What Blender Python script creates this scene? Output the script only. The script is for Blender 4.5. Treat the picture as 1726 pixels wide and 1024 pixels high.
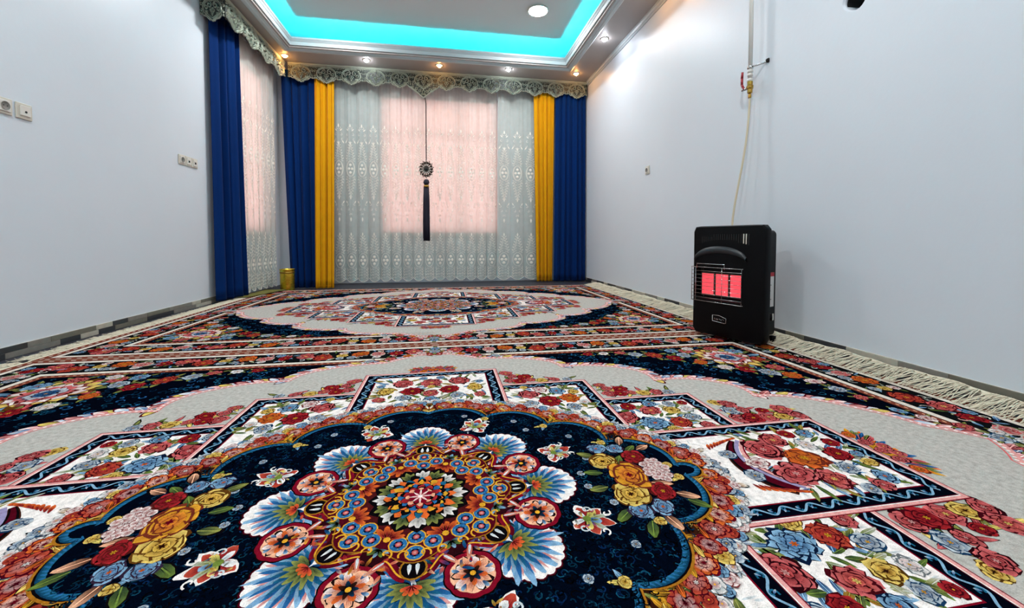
import bpy, math, random
import numpy as np
from mathutils import Vector, Matrix
PI = math.pi
R = random.Random(11)
for o in list(bpy.data.objects): bpy.data.objects.remove(o)
SC = bpy.context.scene
COL = SC.collection

# ------------------------------------------------------------------ camera
cam = bpy.data.cameras.new('camera'); camo = bpy.data.objects.new('camera', cam); COL.objects.link(camo)
cam.sensor_width = 36.0; cam.lens = 670.8 / 1726 * 36.0
cam.shift_y = -(512 - 426.2) / 1726
camo.location = (0, 0, 0.647); camo.rotation_euler = (PI / 2 - 0.033, 0, -0.165)
cam.clip_start = 0.02
SC.camera = camo

# ------------------------------------------------------------------ world, exposure
W = bpy.data.worlds.new('world'); SC.world = W; W.use_nodes = True
W.node_tree.nodes['Background'].inputs[0].default_value = (0.86, 0.93, 1.0, 1)
W.node_tree.nodes['Background'].inputs[1].default_value = 3.7
VS = SC.view_settings
VS.view_transform = 'Standard'; VS.look = 'None'; VS.gamma = 1.0; VS.exposure = 0.0; VS.use_curve_mapping = False
LAMP, SPOT_WARM, SPOT_WHITE, LED = 305.0, 170.0, 260.0, 92.0      # emission strengths of the lamps, the added pair included

# ------------------------------------------------------------------ dimensions of the room
XR, XL, YB, YF, H, HU = 2.203, -2.408, 6.35, -3.2, 3.10, 3.42
FZ = -0.012                                                       # floor; the rugs' pile ends at z = 0

# ------------------------------------------------------------------ helpers
def lin(c):
    if isinstance(c, (tuple, list)) and max(c) > 1.001: c = [v / 255.0 for v in c]
    return tuple((v / 12.92 if v <= .04045 else ((v + .055) / 1.055) ** 2.4) for v in c)

def mat(name, col, rough=.6, metal=0., spec=.5, noise=0., nscale=40., bump=0., bscale=80., sheen=0., emit=None, es=0.):
    m = bpy.data.materials.new(name); m.use_nodes = True; nt = m.node_tree; b = nt.nodes['Principled BSDF']
    c = lin(col) + (1,)
    b.inputs['Base Color'].default_value = c; b.inputs['Roughness'].default_value = rough
    b.inputs['Metallic'].default_value = metal; b.inputs['Specular IOR Level'].default_value = spec
    if sheen: b.inputs['Sheen Weight'].default_value = sheen; b.inputs['Sheen Roughness'].default_value = .4
    tc = nt.nodes.new('ShaderNodeTexCoord')
    if noise:
        n = nt.nodes.new('ShaderNodeTexNoise'); n.inputs['Scale'].default_value = nscale; n.inputs['Detail'].default_value = 4
        nt.links.new(tc.outputs['Object'], n.inputs['Vector'])
        mx = nt.nodes.new('ShaderNodeMix'); mx.data_type = 'RGBA'
        mx.inputs[6].default_value = tuple(v * (1 - noise) for v in c[:3]) + (1,)
        mx.inputs[7].default_value = tuple(min(1, v * (1 + noise)) for v in c[:3]) + (1,)
        nt.links.new(n.outputs['Fac'], mx.inputs[0]); nt.links.new(mx.outputs[2], b.inputs['Base Color'])
    if bump:
        n2 = nt.nodes.new('ShaderNodeTexNoise'); n2.inputs['Scale'].default_value = bscale; n2.inputs['Detail'].default_value = 3
        nt.links.new(tc.outputs['Object'], n2.inputs['Vector'])
        bp = nt.nodes.new('ShaderNodeBump'); bp.inputs['Strength'].default_value = bump; bp.inputs['Distance'].default_value = .01
        nt.links.new(n2.outputs['Fac'], bp.inputs['Height']); nt.links.new(bp.outputs['Normal'], b.inputs['Normal'])
    if emit is not None:
        b.inputs['Emission Color'].default_value = lin(emit) + (1,); b.inputs['Emission Strength'].default_value = es
    return m

def mesh(name, V, F, m=None, smooth=False, cols=None):
    me = bpy.data.meshes.new(name); me.from_pydata([tuple(map(float, v)) for v in V], [], [tuple(f) for f in F])
    if m: me.materials.append(m)
    if smooth: me.shade_smooth()
    if cols is not None:
        a = me.color_attributes.new('Col', 'FLOAT_COLOR', 'POINT')
        a.data.foreach_set('color', np.asarray(cols, np.float32).ravel())
    me.update(); return me

def link(name, me, parent=None, loc=(0, 0, 0), rot=(0, 0, 0), scale=None):
    o = bpy.data.objects.new(name, me); COL.objects.link(o); o.location = loc; o.rotation_euler = rot
    if scale: o.scale = scale
    if parent: o.parent = parent
    return o

def empty(name, loc=(0, 0, 0), rz=0):
    o = bpy.data.objects.new(name, None); COL.objects.link(o); o.location = loc; o.rotation_euler = (0, 0, rz)
    o.empty_display_size = .1
    return o

def tag(o, label, cat, group=None):
    o['label'] = label; o['category'] = cat
    if group: o['group'] = group
    return o

class MB:
    def __init__(s): s.V = []; s.F = []
    def add(s, V, F):
        n = len(s.V); s.V += [tuple(v) for v in V]; s.F += [tuple(i + n for i in f) for f in F]; return s
    def box(s, x0, x1, y0, y1, z0, z1, bev=0.):
        if not bev:
            V = [(x, y, z) for x in (x0, x1) for y in (y0, y1) for z in (z0, z1)]
            F = [(0, 1, 3, 2), (4, 6, 7, 5), (0, 4, 5, 1), (2, 3, 7, 6), (0, 2, 6, 4), (1, 5, 7, 3)]
            return s.add(V, F)
        b = bev; V = []; idx = {}
        for i, x in enumerate((x0, x1)):
            for j, y in enumerate((y0, y1)):
                for k, z in enumerate((z0, z1)):
                    sx, sy, sz = (1 if i == 0 else -1), (1 if j == 0 else -1), (1 if k == 0 else -1)
                    idx[i, j, k] = len(V); V += [(x, y + sy * b, z + sz * b), (x + sx * b, y, z + sz * b), (x + sx * b, y + sy * b, z)]
        F = []
        for a in range(3):
            for v in (0, 1):
                q = []
                for (p, r) in ((0, 0), (0, 1), (1, 1), (1, 0)):
                    k = [0, 0, 0]; k[a] = v; k[(a + 1) % 3] = p; k[(a + 2) % 3] = r; q.append(idx[tuple(k)] + a)
                F.append(q if v else q[::-1])
        for a in range(3):                       # edges along axis a
            b1, b2 = (a + 1) % 3, (a + 2) % 3
            for p in (0, 1):
                for r in (0, 1):
                    k0 = [0, 0, 0]; k0[b1] = p; k0[b2] = r; k1 = list(k0); k1[a] = 1
                    F.append((idx[tuple(k0)] + b1, idx[tuple(k1)] + b1, idx[tuple(k1)] + b2, idx[tuple(k0)] + b2))
        for k in idx.values(): F.append((k, k + 1, k + 2))
        return s.add(V, F)
    def tube(s, P, r, n=8, cap=True, r2=None):
        P = [Vector(p) for p in P]; m = len(P); V = []; up = None
        for i, p in enumerate(P):
            t = (P[min(i + 1, m - 1)] - P[max(i - 1, 0)]).normalized()
            if up is None:
                up = Vector((0, 0, 1)) if abs(t.z) < .9 else Vector((1, 0, 0))
            a = t.cross(up).normalized(); b = a.cross(t).normalized(); up = b
            rr = r if r2 is None else r + (r2 - r) * i / (m - 1)
            for k in range(n):
                w = 2 * PI * k / n; V.append(p + a * math.cos(w) * rr + b * math.sin(w) * rr)
        F = [(i * n + k, i * n + (k + 1) % n, (i + 1) * n + (k + 1) % n, (i + 1) * n + k) for i in range(m - 1) for k in range(n)]
        if cap: F += [tuple(range(n))[::-1], tuple((m - 1) * n + k for k in range(n))]
        return s.add(V, F)
    def lathe(s, prof, n=24, axis='z', loc=(0, 0, 0), cap=True):
        V = []
        for (r, z) in prof:
            for k in range(n):
                a = 2 * PI * k / n; x, y = r * math.cos(a), r * math.sin(a)
                v = {'z': (x, y, z), 'x': (z, x, y), 'y': (x, z, y)}[axis]
                V.append((v[0] + loc[0], v[1] + loc[1], v[2] + loc[2]))
        m = len(prof)
        F = [(i * n + k, i * n + (k + 1) % n, (i + 1) * n + (k + 1) % n, (i + 1) * n + k) for i in range(m - 1) for k in range(n)]
        if cap and prof[0][0] > 1e-6: F.append(tuple(range(n))[::-1])
        if cap and prof[-1][0] > 1e-6: F.append(tuple((m - 1) * n + k for k in range(n)))
        return s.add(V, F)
    def prism(s, pts, y0, y1, flip=False):       # polygon in x,z extruded along y
        n = len(pts); V = [(p[0], y0, p[1]) for p in pts] + [(p[0], y1, p[1]) for p in pts]
        F = [tuple(range(n)), tuple(range(2 * n - 1, n - 1, -1))] + [(i, i + n, (i + 1) % n + n, (i + 1) % n) for i in range(n)]
        return s.add(V, F)
    def mesh(s, name, m, smooth=False): return mesh(name, s.V, s.F, m, smooth)
    def obj(s, name, m, parent=None, smooth=False, **k): return link(name, s.mesh(name, m, smooth), parent, **k)

def struct(o): o['kind'] = 'structure'; return o
def smoothby(o, ang=35):
    me = o.data
    me.shade_smooth()
    try: me.set_sharp_from_angle(angle=math.radians(ang))
    except Exception: pass
    return o

# ------------------------------------------------------------------ materials
M_wall = mat('wall_paint', (209, 217, 224), .42, noise=.03, nscale=2.5, bump=.06, bscale=35)
M_ceil = mat('ceiling_paint', (206, 207, 208), .5, noise=.02, nscale=2)
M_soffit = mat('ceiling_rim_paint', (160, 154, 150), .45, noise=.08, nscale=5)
M_corn = mat('cornice_plaster', (182, 194, 197), .4)
M_floor = mat('floor_stone', (44, 46, 56), .5, noise=.25, nscale=6)
M_white = mat('white_plastic', (214, 212, 204), .35)
M_cream = mat('cream_plastic', (205, 200, 186), .4)
M_dark = mat('dark_hole', (14, 13, 13), .8)
M_brass = mat('brass', (178, 140, 66), .3, metal=1.)
M_gold = mat('gold_foil', (235, 205, 70), .22, metal=.9, noise=.2, nscale=18, bump=.5, bscale=35)
M_chrome = mat('chrome', (200, 200, 200), .2, metal=1.)
M_red = mat('red_lever', (150, 30, 40), .45)
M_blue = mat('blue_velvet', (1, 38, 92), .85, spec=.08, sheen=.03, noise=.12, nscale=9)
M_yel = mat('mustard_velvet', (206, 146, 8), .8, spec=.1, sheen=.05, noise=.1, nscale=9)
M_pelm = mat('pelmet_ground', (38, 46, 40), .6)
M_lace = mat('pelmet_relief', (172, 180, 164), .4, metal=.1)
M_navy = mat('navy_tassel', (10, 10, 34), .7)
M_olive = mat('olive_mat', (112, 108, 44), .9, noise=.25, nscale=60, bump=.4, bscale=200)
M_emb = mat('embroidery_thread', (234, 231, 218), .7)
M_fringe = mat('fringe_yarn', (222, 214, 190), .85, noise=.12, nscale=50)
M_lamp = mat('lamp_diffuser', (255, 255, 255), .4, emit=(252, 251, 252), es=LAMP)
M_spw = mat('spot_lens_warm', (255, 240, 220), .4, emit=(255, 176, 96), es=SPOT_WARM)
M_spc = mat('spot_lens_white', (255, 255, 255), .4, emit=(240, 244, 255), es=SPOT_WHITE)
M_led = mat('led_strip_cyan', (0, 60, 60), .5, emit=(0, 238, 255), es=LED)
M_black = mat('heater_black', (2, 2, 4), .4, spec=.14)
M_black2 = mat('heater_dark_cavity', (26, 18, 18), .5)
M_grey = mat('heater_arch_grey', (34, 40, 44), .4)
M_ember = mat('glowing_ceramic', (150, 60, 60), .8, emit=(255, 74, 88), es=1.0)
M_tile = [mat('tile_%s' % n, c, .35, noise=.25, nscale=30) for n, c in (('grey', (122, 119, 112)), ('cream', (176, 171, 156)), ('charcoal', (46, 50, 54)), ('olive', (108, 106, 94)))]

def sheer_mat():
    m = bpy.data.materials.new('sheer_voile'); m.use_nodes = True; nt = m.node_tree
    for n in list(nt.nodes): nt.nodes.remove(n)
    out = nt.nodes.new('ShaderNodeOutputMaterial'); d = nt.nodes.new('ShaderNodeBsdfDiffuse'); t = nt.nodes.new('ShaderNodeBsdfTranslucent')
    tr = nt.nodes.new('ShaderNodeBsdfTransparent'); m1 = nt.nodes.new('ShaderNodeMixShader'); m2 = nt.nodes.new('ShaderNodeMixShader')
    tc = nt.nodes.new('ShaderNodeTexCoord'); no = nt.nodes.new('ShaderNodeTexNoise'); no.inputs['Scale'].default_value = 14
    mx = nt.nodes.new('ShaderNodeMix'); mx.data_type = 'RGBA'
    mx.inputs[6].default_value = lin((192, 202, 195)) + (1,); mx.inputs[7].default_value = lin((214, 223, 217)) + (1,)
    nt.links.new(tc.outputs['Object'], no.inputs['Vector']); nt.links.new(no.outputs['Fac'], mx.inputs[0])
    nt.links.new(mx.outputs[2], d.inputs[0]); nt.links.new(mx.outputs[2], t.inputs[0])
    m1.inputs[0].default_value = .28; nt.links.new(d.outputs[0], m1.inputs[1]); nt.links.new(t.outputs[0], m1.inputs[2])
    m2.inputs[0].default_value = .34; nt.links.new(m1.outputs[0], m2.inputs[1]); nt.links.new(tr.outputs[0], m2.inputs[2])
    nt.links.new(m2.outputs[0], out.inputs[0]); return m
M_sheer = sheer_mat()

def blind_mat():
    m = bpy.data.materials.new('peach_blind'); m.use_nodes = True; nt = m.node_tree
    for n in list(nt.nodes): nt.nodes.remove(n)
    out = nt.nodes.new('ShaderNodeOutputMaterial'); d = nt.nodes.new('ShaderNodeBsdfDiffuse'); t = nt.nodes.new('ShaderNodeBsdfTranslucent'); a = nt.nodes.new('ShaderNodeMixShader')
    d.inputs[0].default_value = lin((240, 200, 192)) + (1,); t.inputs[0].default_value = lin((250, 190, 178)) + (1,)
    a.inputs[0].default_value = .6; nt.links.new(d.outputs[0], a.inputs[1]); nt.links.new(t.outputs[0], a.inputs[2]); nt.links.new(a.outputs[0], out.inputs[0]); return m
M_blind = blind_mat()

def pane_mat():
    m = bpy.data.materials.new('window_glass'); m.use_nodes = True; nt = m.node_tree
    for n in list(nt.nodes): nt.nodes.remove(n)
    out = nt.nodes.new('ShaderNodeOutputMaterial'); g = nt.nodes.new('ShaderNodeBsdfGlossy'); t = nt.nodes.new('ShaderNodeBsdfTransparent'); a = nt.nodes.new('ShaderNodeMixShader')
    g.inputs['Roughness'].default_value = .02; a.inputs[0].default_value = .08
    nt.links.new(t.outputs[0], a.inputs[1]); nt.links.new(g.outputs[0], a.inputs[2]); nt.links.new(a.outputs[0], out.inputs[0]); return m
M_pane = pane_mat()

def pile_mat():
    m = bpy.data.materials.new('rug_pile'); m.use_nodes = True; nt = m.node_tree; b = nt.nodes['Principled BSDF']
    b.inputs['Roughness'].default_value = 1.; b.inputs['Specular IOR Level'].default_value = .0
    at = nt.nodes.new('ShaderNodeAttribute'); at.attribute_name = 'Col'
    tc = nt.nodes.new('ShaderNodeTexCoord')
    mp = nt.nodes.new('ShaderNodeMapping'); mp.inputs['Scale'].default_value = (1, 1, .02)
    nt.links.new(tc.outputs['Object'], mp.inputs[0])
    n1 = nt.nodes.new('ShaderNodeTexNoise'); n1.inputs['Scale'].default_value = 420; n1.inputs['Detail'].default_value = 2
    n2 = nt.nodes.new('ShaderNodeTexNoise'); n2.inputs['Scale'].default_value = 70; n2.inputs['Detail'].default_value = 3
    for n in (n1, n2): nt.links.new(mp.outputs[0], n.inputs['Vector'])
    ad = nt.nodes.new('ShaderNodeMath'); ad.operation = 'ADD'; nt.links.new(n1.outputs['Fac'], ad.inputs[0]); nt.links.new(n2.outputs['Fac'], ad.inputs[1])
    mr = nt.nodes.new('ShaderNodeMapRange'); mr.inputs[1].default_value = .65; mr.inputs[2].default_value = 1.35; mr.inputs[3].default_value = .62; mr.inputs[4].default_value = 1.25
    nt.links.new(ad.outputs[0], mr.inputs[0])
    mx = nt.nodes.new('ShaderNodeMix'); mx.data_type = 'RGBA'; mx.blend_type = 'MULTIPLY'; mx.inputs[0].default_value = 1.
    nt.links.new(at.outputs['Color'], mx.inputs[6]); nt.links.new(mr.outputs[0], mx.inputs[7]); nt.links.new(mx.outputs[2], b.inputs['Base Color'])
    bp = nt.nodes.new('ShaderNodeBump'); bp.inputs['Strength'].default_value = .5; bp.inputs['Distance'].default_value = .004
    nt.links.new(ad.outputs[0], bp.inputs['Height']); nt.links.new(bp.outputs['Normal'], b.inputs['Normal'])
    return m
M_pile = pile_mat()
# ================================================================== the room
struct(MB().box(XL - .3, XR + .3, YF - .3, YB + .5, FZ - .2, FZ).obj('floor', M_floor))
# right wall with the round flue opening
def wall_right():
    b = MB(); y0, y1, z0, z1 = YF, YB + .2, FZ, HU + .1
    hy, hz, hr = 1.872, 1.962, .060; s = .16; n = 32; X = XR
    for (a0, a1, c0, c1) in ((y0, hy - s, z0, z1), (hy + s, y1, z0, z1), (hy - s, hy + s, z0, hz - s), (hy - s, hy + s, hz + s, z1)):
        b.add([(X, a0, c0), (X, a1, c0), (X, a1, c1), (X, a0, c1)], [(0, 1, 2, 3)])
    V = []
    for k in range(n):
        a = 2 * PI * k / n; c, d = math.cos(a), math.sin(a); q = s / max(abs(c), abs(d))
        wob = 1 + .05 * math.sin(3 * a + 1)
        V += [(X, hy + c * q, hz + d * q), (X, hy + c * hr * wob * 1.14, hz + d * hr * wob * 1.14), (X + .012, hy + c * hr * wob, hz + d * hr * wob), (X + .19, hy + c * hr, hz + d * hr)]
    F = []
    for k in range(n):
        j = (k + 1) % n
        for q in range(3): F.append((4 * k + q, 4 * j + q, 4 * j + q + 1, 4 * k + q + 1))
    b.add(V, F)
    b.box(X + .2, X + .25, y0, y1, z0, z1)
    return b
wr = struct(wall_right().obj('wall_right', M_wall))
pb = MB()
pb.lathe([(.0605, .02), (.0605, .18), (.0, .18)], 32, 'x', (XR, 1.872, 1.962), cap=False)
pb.obj('flue_lining', M_dark, wr, smooth=True)
# left wall with a window opening, back wall with a window opening
b = MB(); Z0, Z1 = FZ, HU + .1; wy0, wy1, wz0, wz1 = 5.0, 6.0, .74, 2.86
b.box(XL - .2, XL, YF, wy0, Z0, Z1); b.box(XL - .2, XL, wy1, YB + .2, Z0, Z1); b.box(XL - .2, XL, wy0, wy1, Z0, wz0); b.box(XL - .2, XL, wy0, wy1, wz1, Z1)
struct(b.obj('wall_left', M_wall))
b = MB(); wx0, wx1 = -.97, .83
b.box(XL - .2, wx0, YB, YB + .2, Z0, Z1); b.box(wx1, XR + .2, YB, YB + .2, Z0, Z1); b.box(wx0, wx1, YB, YB + .2, Z0, wz0); b.box(wx0, wx1, YB, YB + .2, wz1, Z1)
struct(b.obj('wall_back', M_wall))
struct(MB().box(XL - .2, XR + .2, YF - .2, YF, Z0, Z1).obj('wall_front', M_wall))

def window(name, w, h, loc, rz, nm):
    e = struct(empty(name, loc, rz))
    fr = MB(); t = .05
    fr.box(0, w, 0, .06, 0, t); fr.box(0, w, 0, .06, h - t, h); fr.box(0, t, 0, .06, t, h - t); fr.box(w - t, w, 0, .06, t, h - t)
    for k in range(1, nm): fr.box(w * k / nm - .025, w * k / nm + .025, 0, .06, t, h - t)
    fr.box(t, w - t, .005, .055, h * .72, h * .72 + .04)
    fr.obj('window_frame', M_white, e)
    for k in range(nm):
        x0, x1 = w * k / nm + .025, w * (k + 1) / nm - .025
        MB().box(x0, x1, .028, .032, t, h * .72).obj('pane', M_pane, e); MB().box(x0, x1, .028, .032, h * .72 + .04, h - t).obj('pane', M_pane, e)
    MB().box(-.02, w + .02, -.16, 0, -.03, 0).obj('window_sill', M_white, e)
    return e
window('window_1', wx1 - wx0, wz1 - wz0, (wx0, YB + .12, wz0), 0, 3)
window('window_2', wy1 - wy0, wz1 - wz0, (XL - .12, wy0, wz0), PI / 2, 2)
def blind(w, h, loc, rz, label):
    e = tag(empty('roller_blind', loc, rz), label, 'blind')
    n = 40; V = []; F = []
    for i in range(n + 1):
        for z in (0, h): V.append((w * i / n, .003 * math.sin(i * 1.3), z))
    for i in range(n): F.append((2 * i, 2 * i + 2, 2 * i + 3, 2 * i + 1))
    link('blind_fabric', mesh('blind_fabric', V, F, M_blind, True), e)
    MB().tube([(0, 0, h + .02), (w, 0, h + .02)], .02, 12).obj('blind_roller', M_white, e, True)
    MB().box(0, w, -.008, .008, -.02, .0).obj('bottom_bar', M_white, e)
blind(wx1 - wx0 - .02, wz1 - wz0 - .06, (wx0 + .01, YB + .06, wz0 + .02), 0, 'peach blind glowing behind the wide white lace curtain')
blind(wy1 - wy0 - .02, wz1 - wz0 - .06, (XL - .06, wy0 + .01, wz0 + .02), PI / 2, 'peach blind glowing behind the narrow lace curtain on the left wall')

# ceiling: lowered rim, cove, raised centre
ox0, ox1, oy0, oy1 = -1.95, 1.71, -2.1, 5.54
cb = MB()
def ring(b, x0, x1, y0, y1, X0, X1, Y0, Y1, z0, z1):
    b.box(X0, X1, Y0, y0, z0, z1); b.box(X0, X1, y1, Y1, z0, z1); b.box(X0, x0, y0, y1, z0, z1); b.box(x1, X1, y0, y1, z0, z1)
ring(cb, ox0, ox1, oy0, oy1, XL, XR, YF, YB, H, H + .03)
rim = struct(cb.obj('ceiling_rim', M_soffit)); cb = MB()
cv = .40
cb.box(XL, XR, YF, YB, HU, HU + .1)
ring(cb, ox0 - cv, ox1 + cv, oy0 - cv, oy1 + cv, XL, XR, YF, YB, H + .03, HU)
ceil = struct(cb.obj('ceiling', M_ceil)); rim.parent = ceil; del rim['kind']
def sweep_rect(prof, x0, x1, y0, y1):         # profile (outward offset, z) round a rectangle
    V = []; m = len(prof)
    for (sx, sy) in ((0, 0), (1, 0), (1, 1), (0, 1)):
        for (d, z) in prof:
            V.append(((x0 - d) if sx == 0 else (x1 + d), (y0 - d) if sy == 0 else (y1 + d), z))
    F = [(k * m + i, k * m + i + 1, ((k + 1) % 4) * m + i + 1, ((k + 1) % 4) * m + i) for k in range(4) for i in range(m - 1)]
    return MB().add(V, F)
prof = [(.10, 3.10), (.10, 3.088), (.085, 3.080), (.055, 3.080), (.045, 3.090), (.035, 3.090), (.025, 3.100), (.018, 3.125), (.0, 3.145), (-.012, 3.148), (-.012, 3.162), (-.025, 3.166), (-.038, 3.186), (-.045, 3.190), (-.045, 3.212), (-.02, 3.212), (-.02, 3.12), (.01, 3.12)]
struct(smoothby(sweep_rect(prof, ox0, ox1, oy0, oy1).obj('trim_1', M_corn), 25))
for i, (X, s) in enumerate(((XR, -1), (XL, 1))):
    V = []; pr_ = [(0, H - .055), (.010, H - .055), (.012, H - .035), (.022, H - .030), (.030, H - .010), (.040, H - .008), (.040, H)]
    y1 = YB if s < 0 else 4.45
    for y in (YF, y1):
        V += [(X + s * d, y, z) for d, z in pr_]
    m = len(pr_)
    struct(smoothby(MB().add(V, [(k, k + 1, m + k + 1, m + k) for k in range(m - 1)]).obj('trim_%d' % (i + 2), M_corn), 25))
# cyan led strip lying on the ledge of the cove
ls = tag(empty('led_strip', ((ox0 + ox1) / 2, oy1, H + .03)), 'cyan light strip hidden in the ceiling cove around the raised centre', 'led strip')
def leds(name, x0, x1, y0, y1):
    o = MB().box(x0, x1, y0, y1, H + .031, H + .038).obj(name, M_led, ls); o.matrix_parent_inverse = Matrix.Translation(-ls.location)
d0, d1 = .010, .028
leds('light_strip', ox0 - d1, ox1 + d1, oy1 + d0, oy1 + d1); leds('light_strip', ox0 - d1, ox1 + d1, oy0 - d1, oy0 - d0)
leds('light_strip', ox0 - d1, ox0 - d0, oy0 - d0, oy1 + d0); leds('light_strip', ox1 + d0, ox1 + d1, oy0 - d0, oy1 + d0)

# mosaic baseboards: two rows of stone pieces, each its own tile
def baseboard(name, x0, s, ya, yb, seed):
    e = struct(empty(name, (x0, ya, FZ))); rr = random.Random(seed)
    MB().box(min(0, s * .006), max(0, s * .006), 0, yb - ya, 0, .067).obj('grout_backing', M_cream, e)
    cache = {}
    for row in range(2):
        y = 0.0; last = -1
        while y < yb - ya:
            L = rr.choice((.14, .20, .26, .32)); L = min(L, yb - ya - y)
            if L < .03: break
            c = rr.choice([k for k in (0, 0, 1, 2, 2, 3) if k != last]); last = c
            key = (round(L, 3), c)
            if key not in cache:
                x_in, x_out = s * .004, s * .013
                cache[key] = MB().box(min(x_in, x_out), max(x_in, x_out), .001, L - .001, .0005, .0330, .0012).mesh('tile', M_tile[c])
            link('tile', cache[key], e, (0, y, row * .0338)); y += L
baseboard('baseboard_left', XL, 1, .3, 4.9, 3)
baseboard('baseboard_right', XR, -1, .3, 6.2, 5)

# ================================================================== the rugs
# The woven design is drawn as stacked coloured pieces of pile (each a hair higher than the one below) in one quarter and mirrored.
HX, HY = 2.12, 1.498
C = {k: np.array(lin(v)) for k, v in dict(
    navy=(3, 6, 17), navy2=(2, 7, 20), teal=(14, 52, 80), teal2=(30, 96, 126), ink=(12, 9, 12), black=(16, 18, 20), brown=(60, 28, 18),
    guard=(122, 62, 48), cream=(222, 212, 198), white=(240, 232, 226), grey=(182, 178, 170), grey2=(150, 146, 140), red=(172, 40, 44), crimson=(124, 14, 34), maroon=(78, 8, 24),
    brick=(190, 74, 52), orange=(222, 104, 40), peach=(238, 176, 140), gold=(222, 160, 44), yellow=(238, 206, 110), ochre=(150, 96, 26), green=(104, 124, 52), olive=(140, 142, 70), dgreen=(40, 58, 40),
    blue=(44, 104, 158), dblue=(18, 52, 100), sky=(140, 180, 208), pink=(224, 158, 152), rose=(214, 104, 104), lilac=(150, 140, 176), mist=(196, 204, 206)).items()}
RQ = random.Random(5)
DZ = 1.25e-5
GRID = np.zeros((260, 200), np.int32); GO = .3
def glevel(x0, x1, y0, y1, n, lvl=None):
    i0, i1 = int(max(0, (x0 + GO) * 100)), int(min(259, (x1 + GO) * 100)) + 1
    j0, j1 = int(max(0, (y0 + GO) * 100)), int(min(199, (y1 + GO) * 100)) + 1
    if i1 <= i0 or j1 <= j0: return 60
    L = int(GRID[i0:i1, j0:j1].max()) + 1 if lvl is None else lvl
    GRID[i0:i1, j0:j1] = np.maximum(GRID[i0:i1, j0:j1], L + n - 1)
    return L

_t = np.linspace(0, 2 * PI, 11)[:-1]
PET = {}
def petal_rim(kind, n):
    if (kind, n) in PET: return PET[kind, n]
    t = np.linspace(0, 2 * PI, n + 1)[:-1]
    x = (1 - np.cos(t)) / 2; s = np.sin(t)
    if kind == 'round': y = s * (.35 + .65 * x)
    elif kind == 'leaf': y = s * np.abs(s) ** .5 * (.8 + .2 * (1 - x)); 
    elif kind == 'heart': y = s * (.25 + .75 * x); x = x - .14 * np.exp(-((t - PI) / .28) ** 2)
    elif kind == 'drop': y = s * (1.1 - .9 * x)
    elif kind == 'frill': y = s * (.35 + .65 * x); x = x * (1 + .06 * np.cos(t * n / 2))
    PET[kind, n] = np.c_[x, y]; return PET[kind, n]

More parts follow.
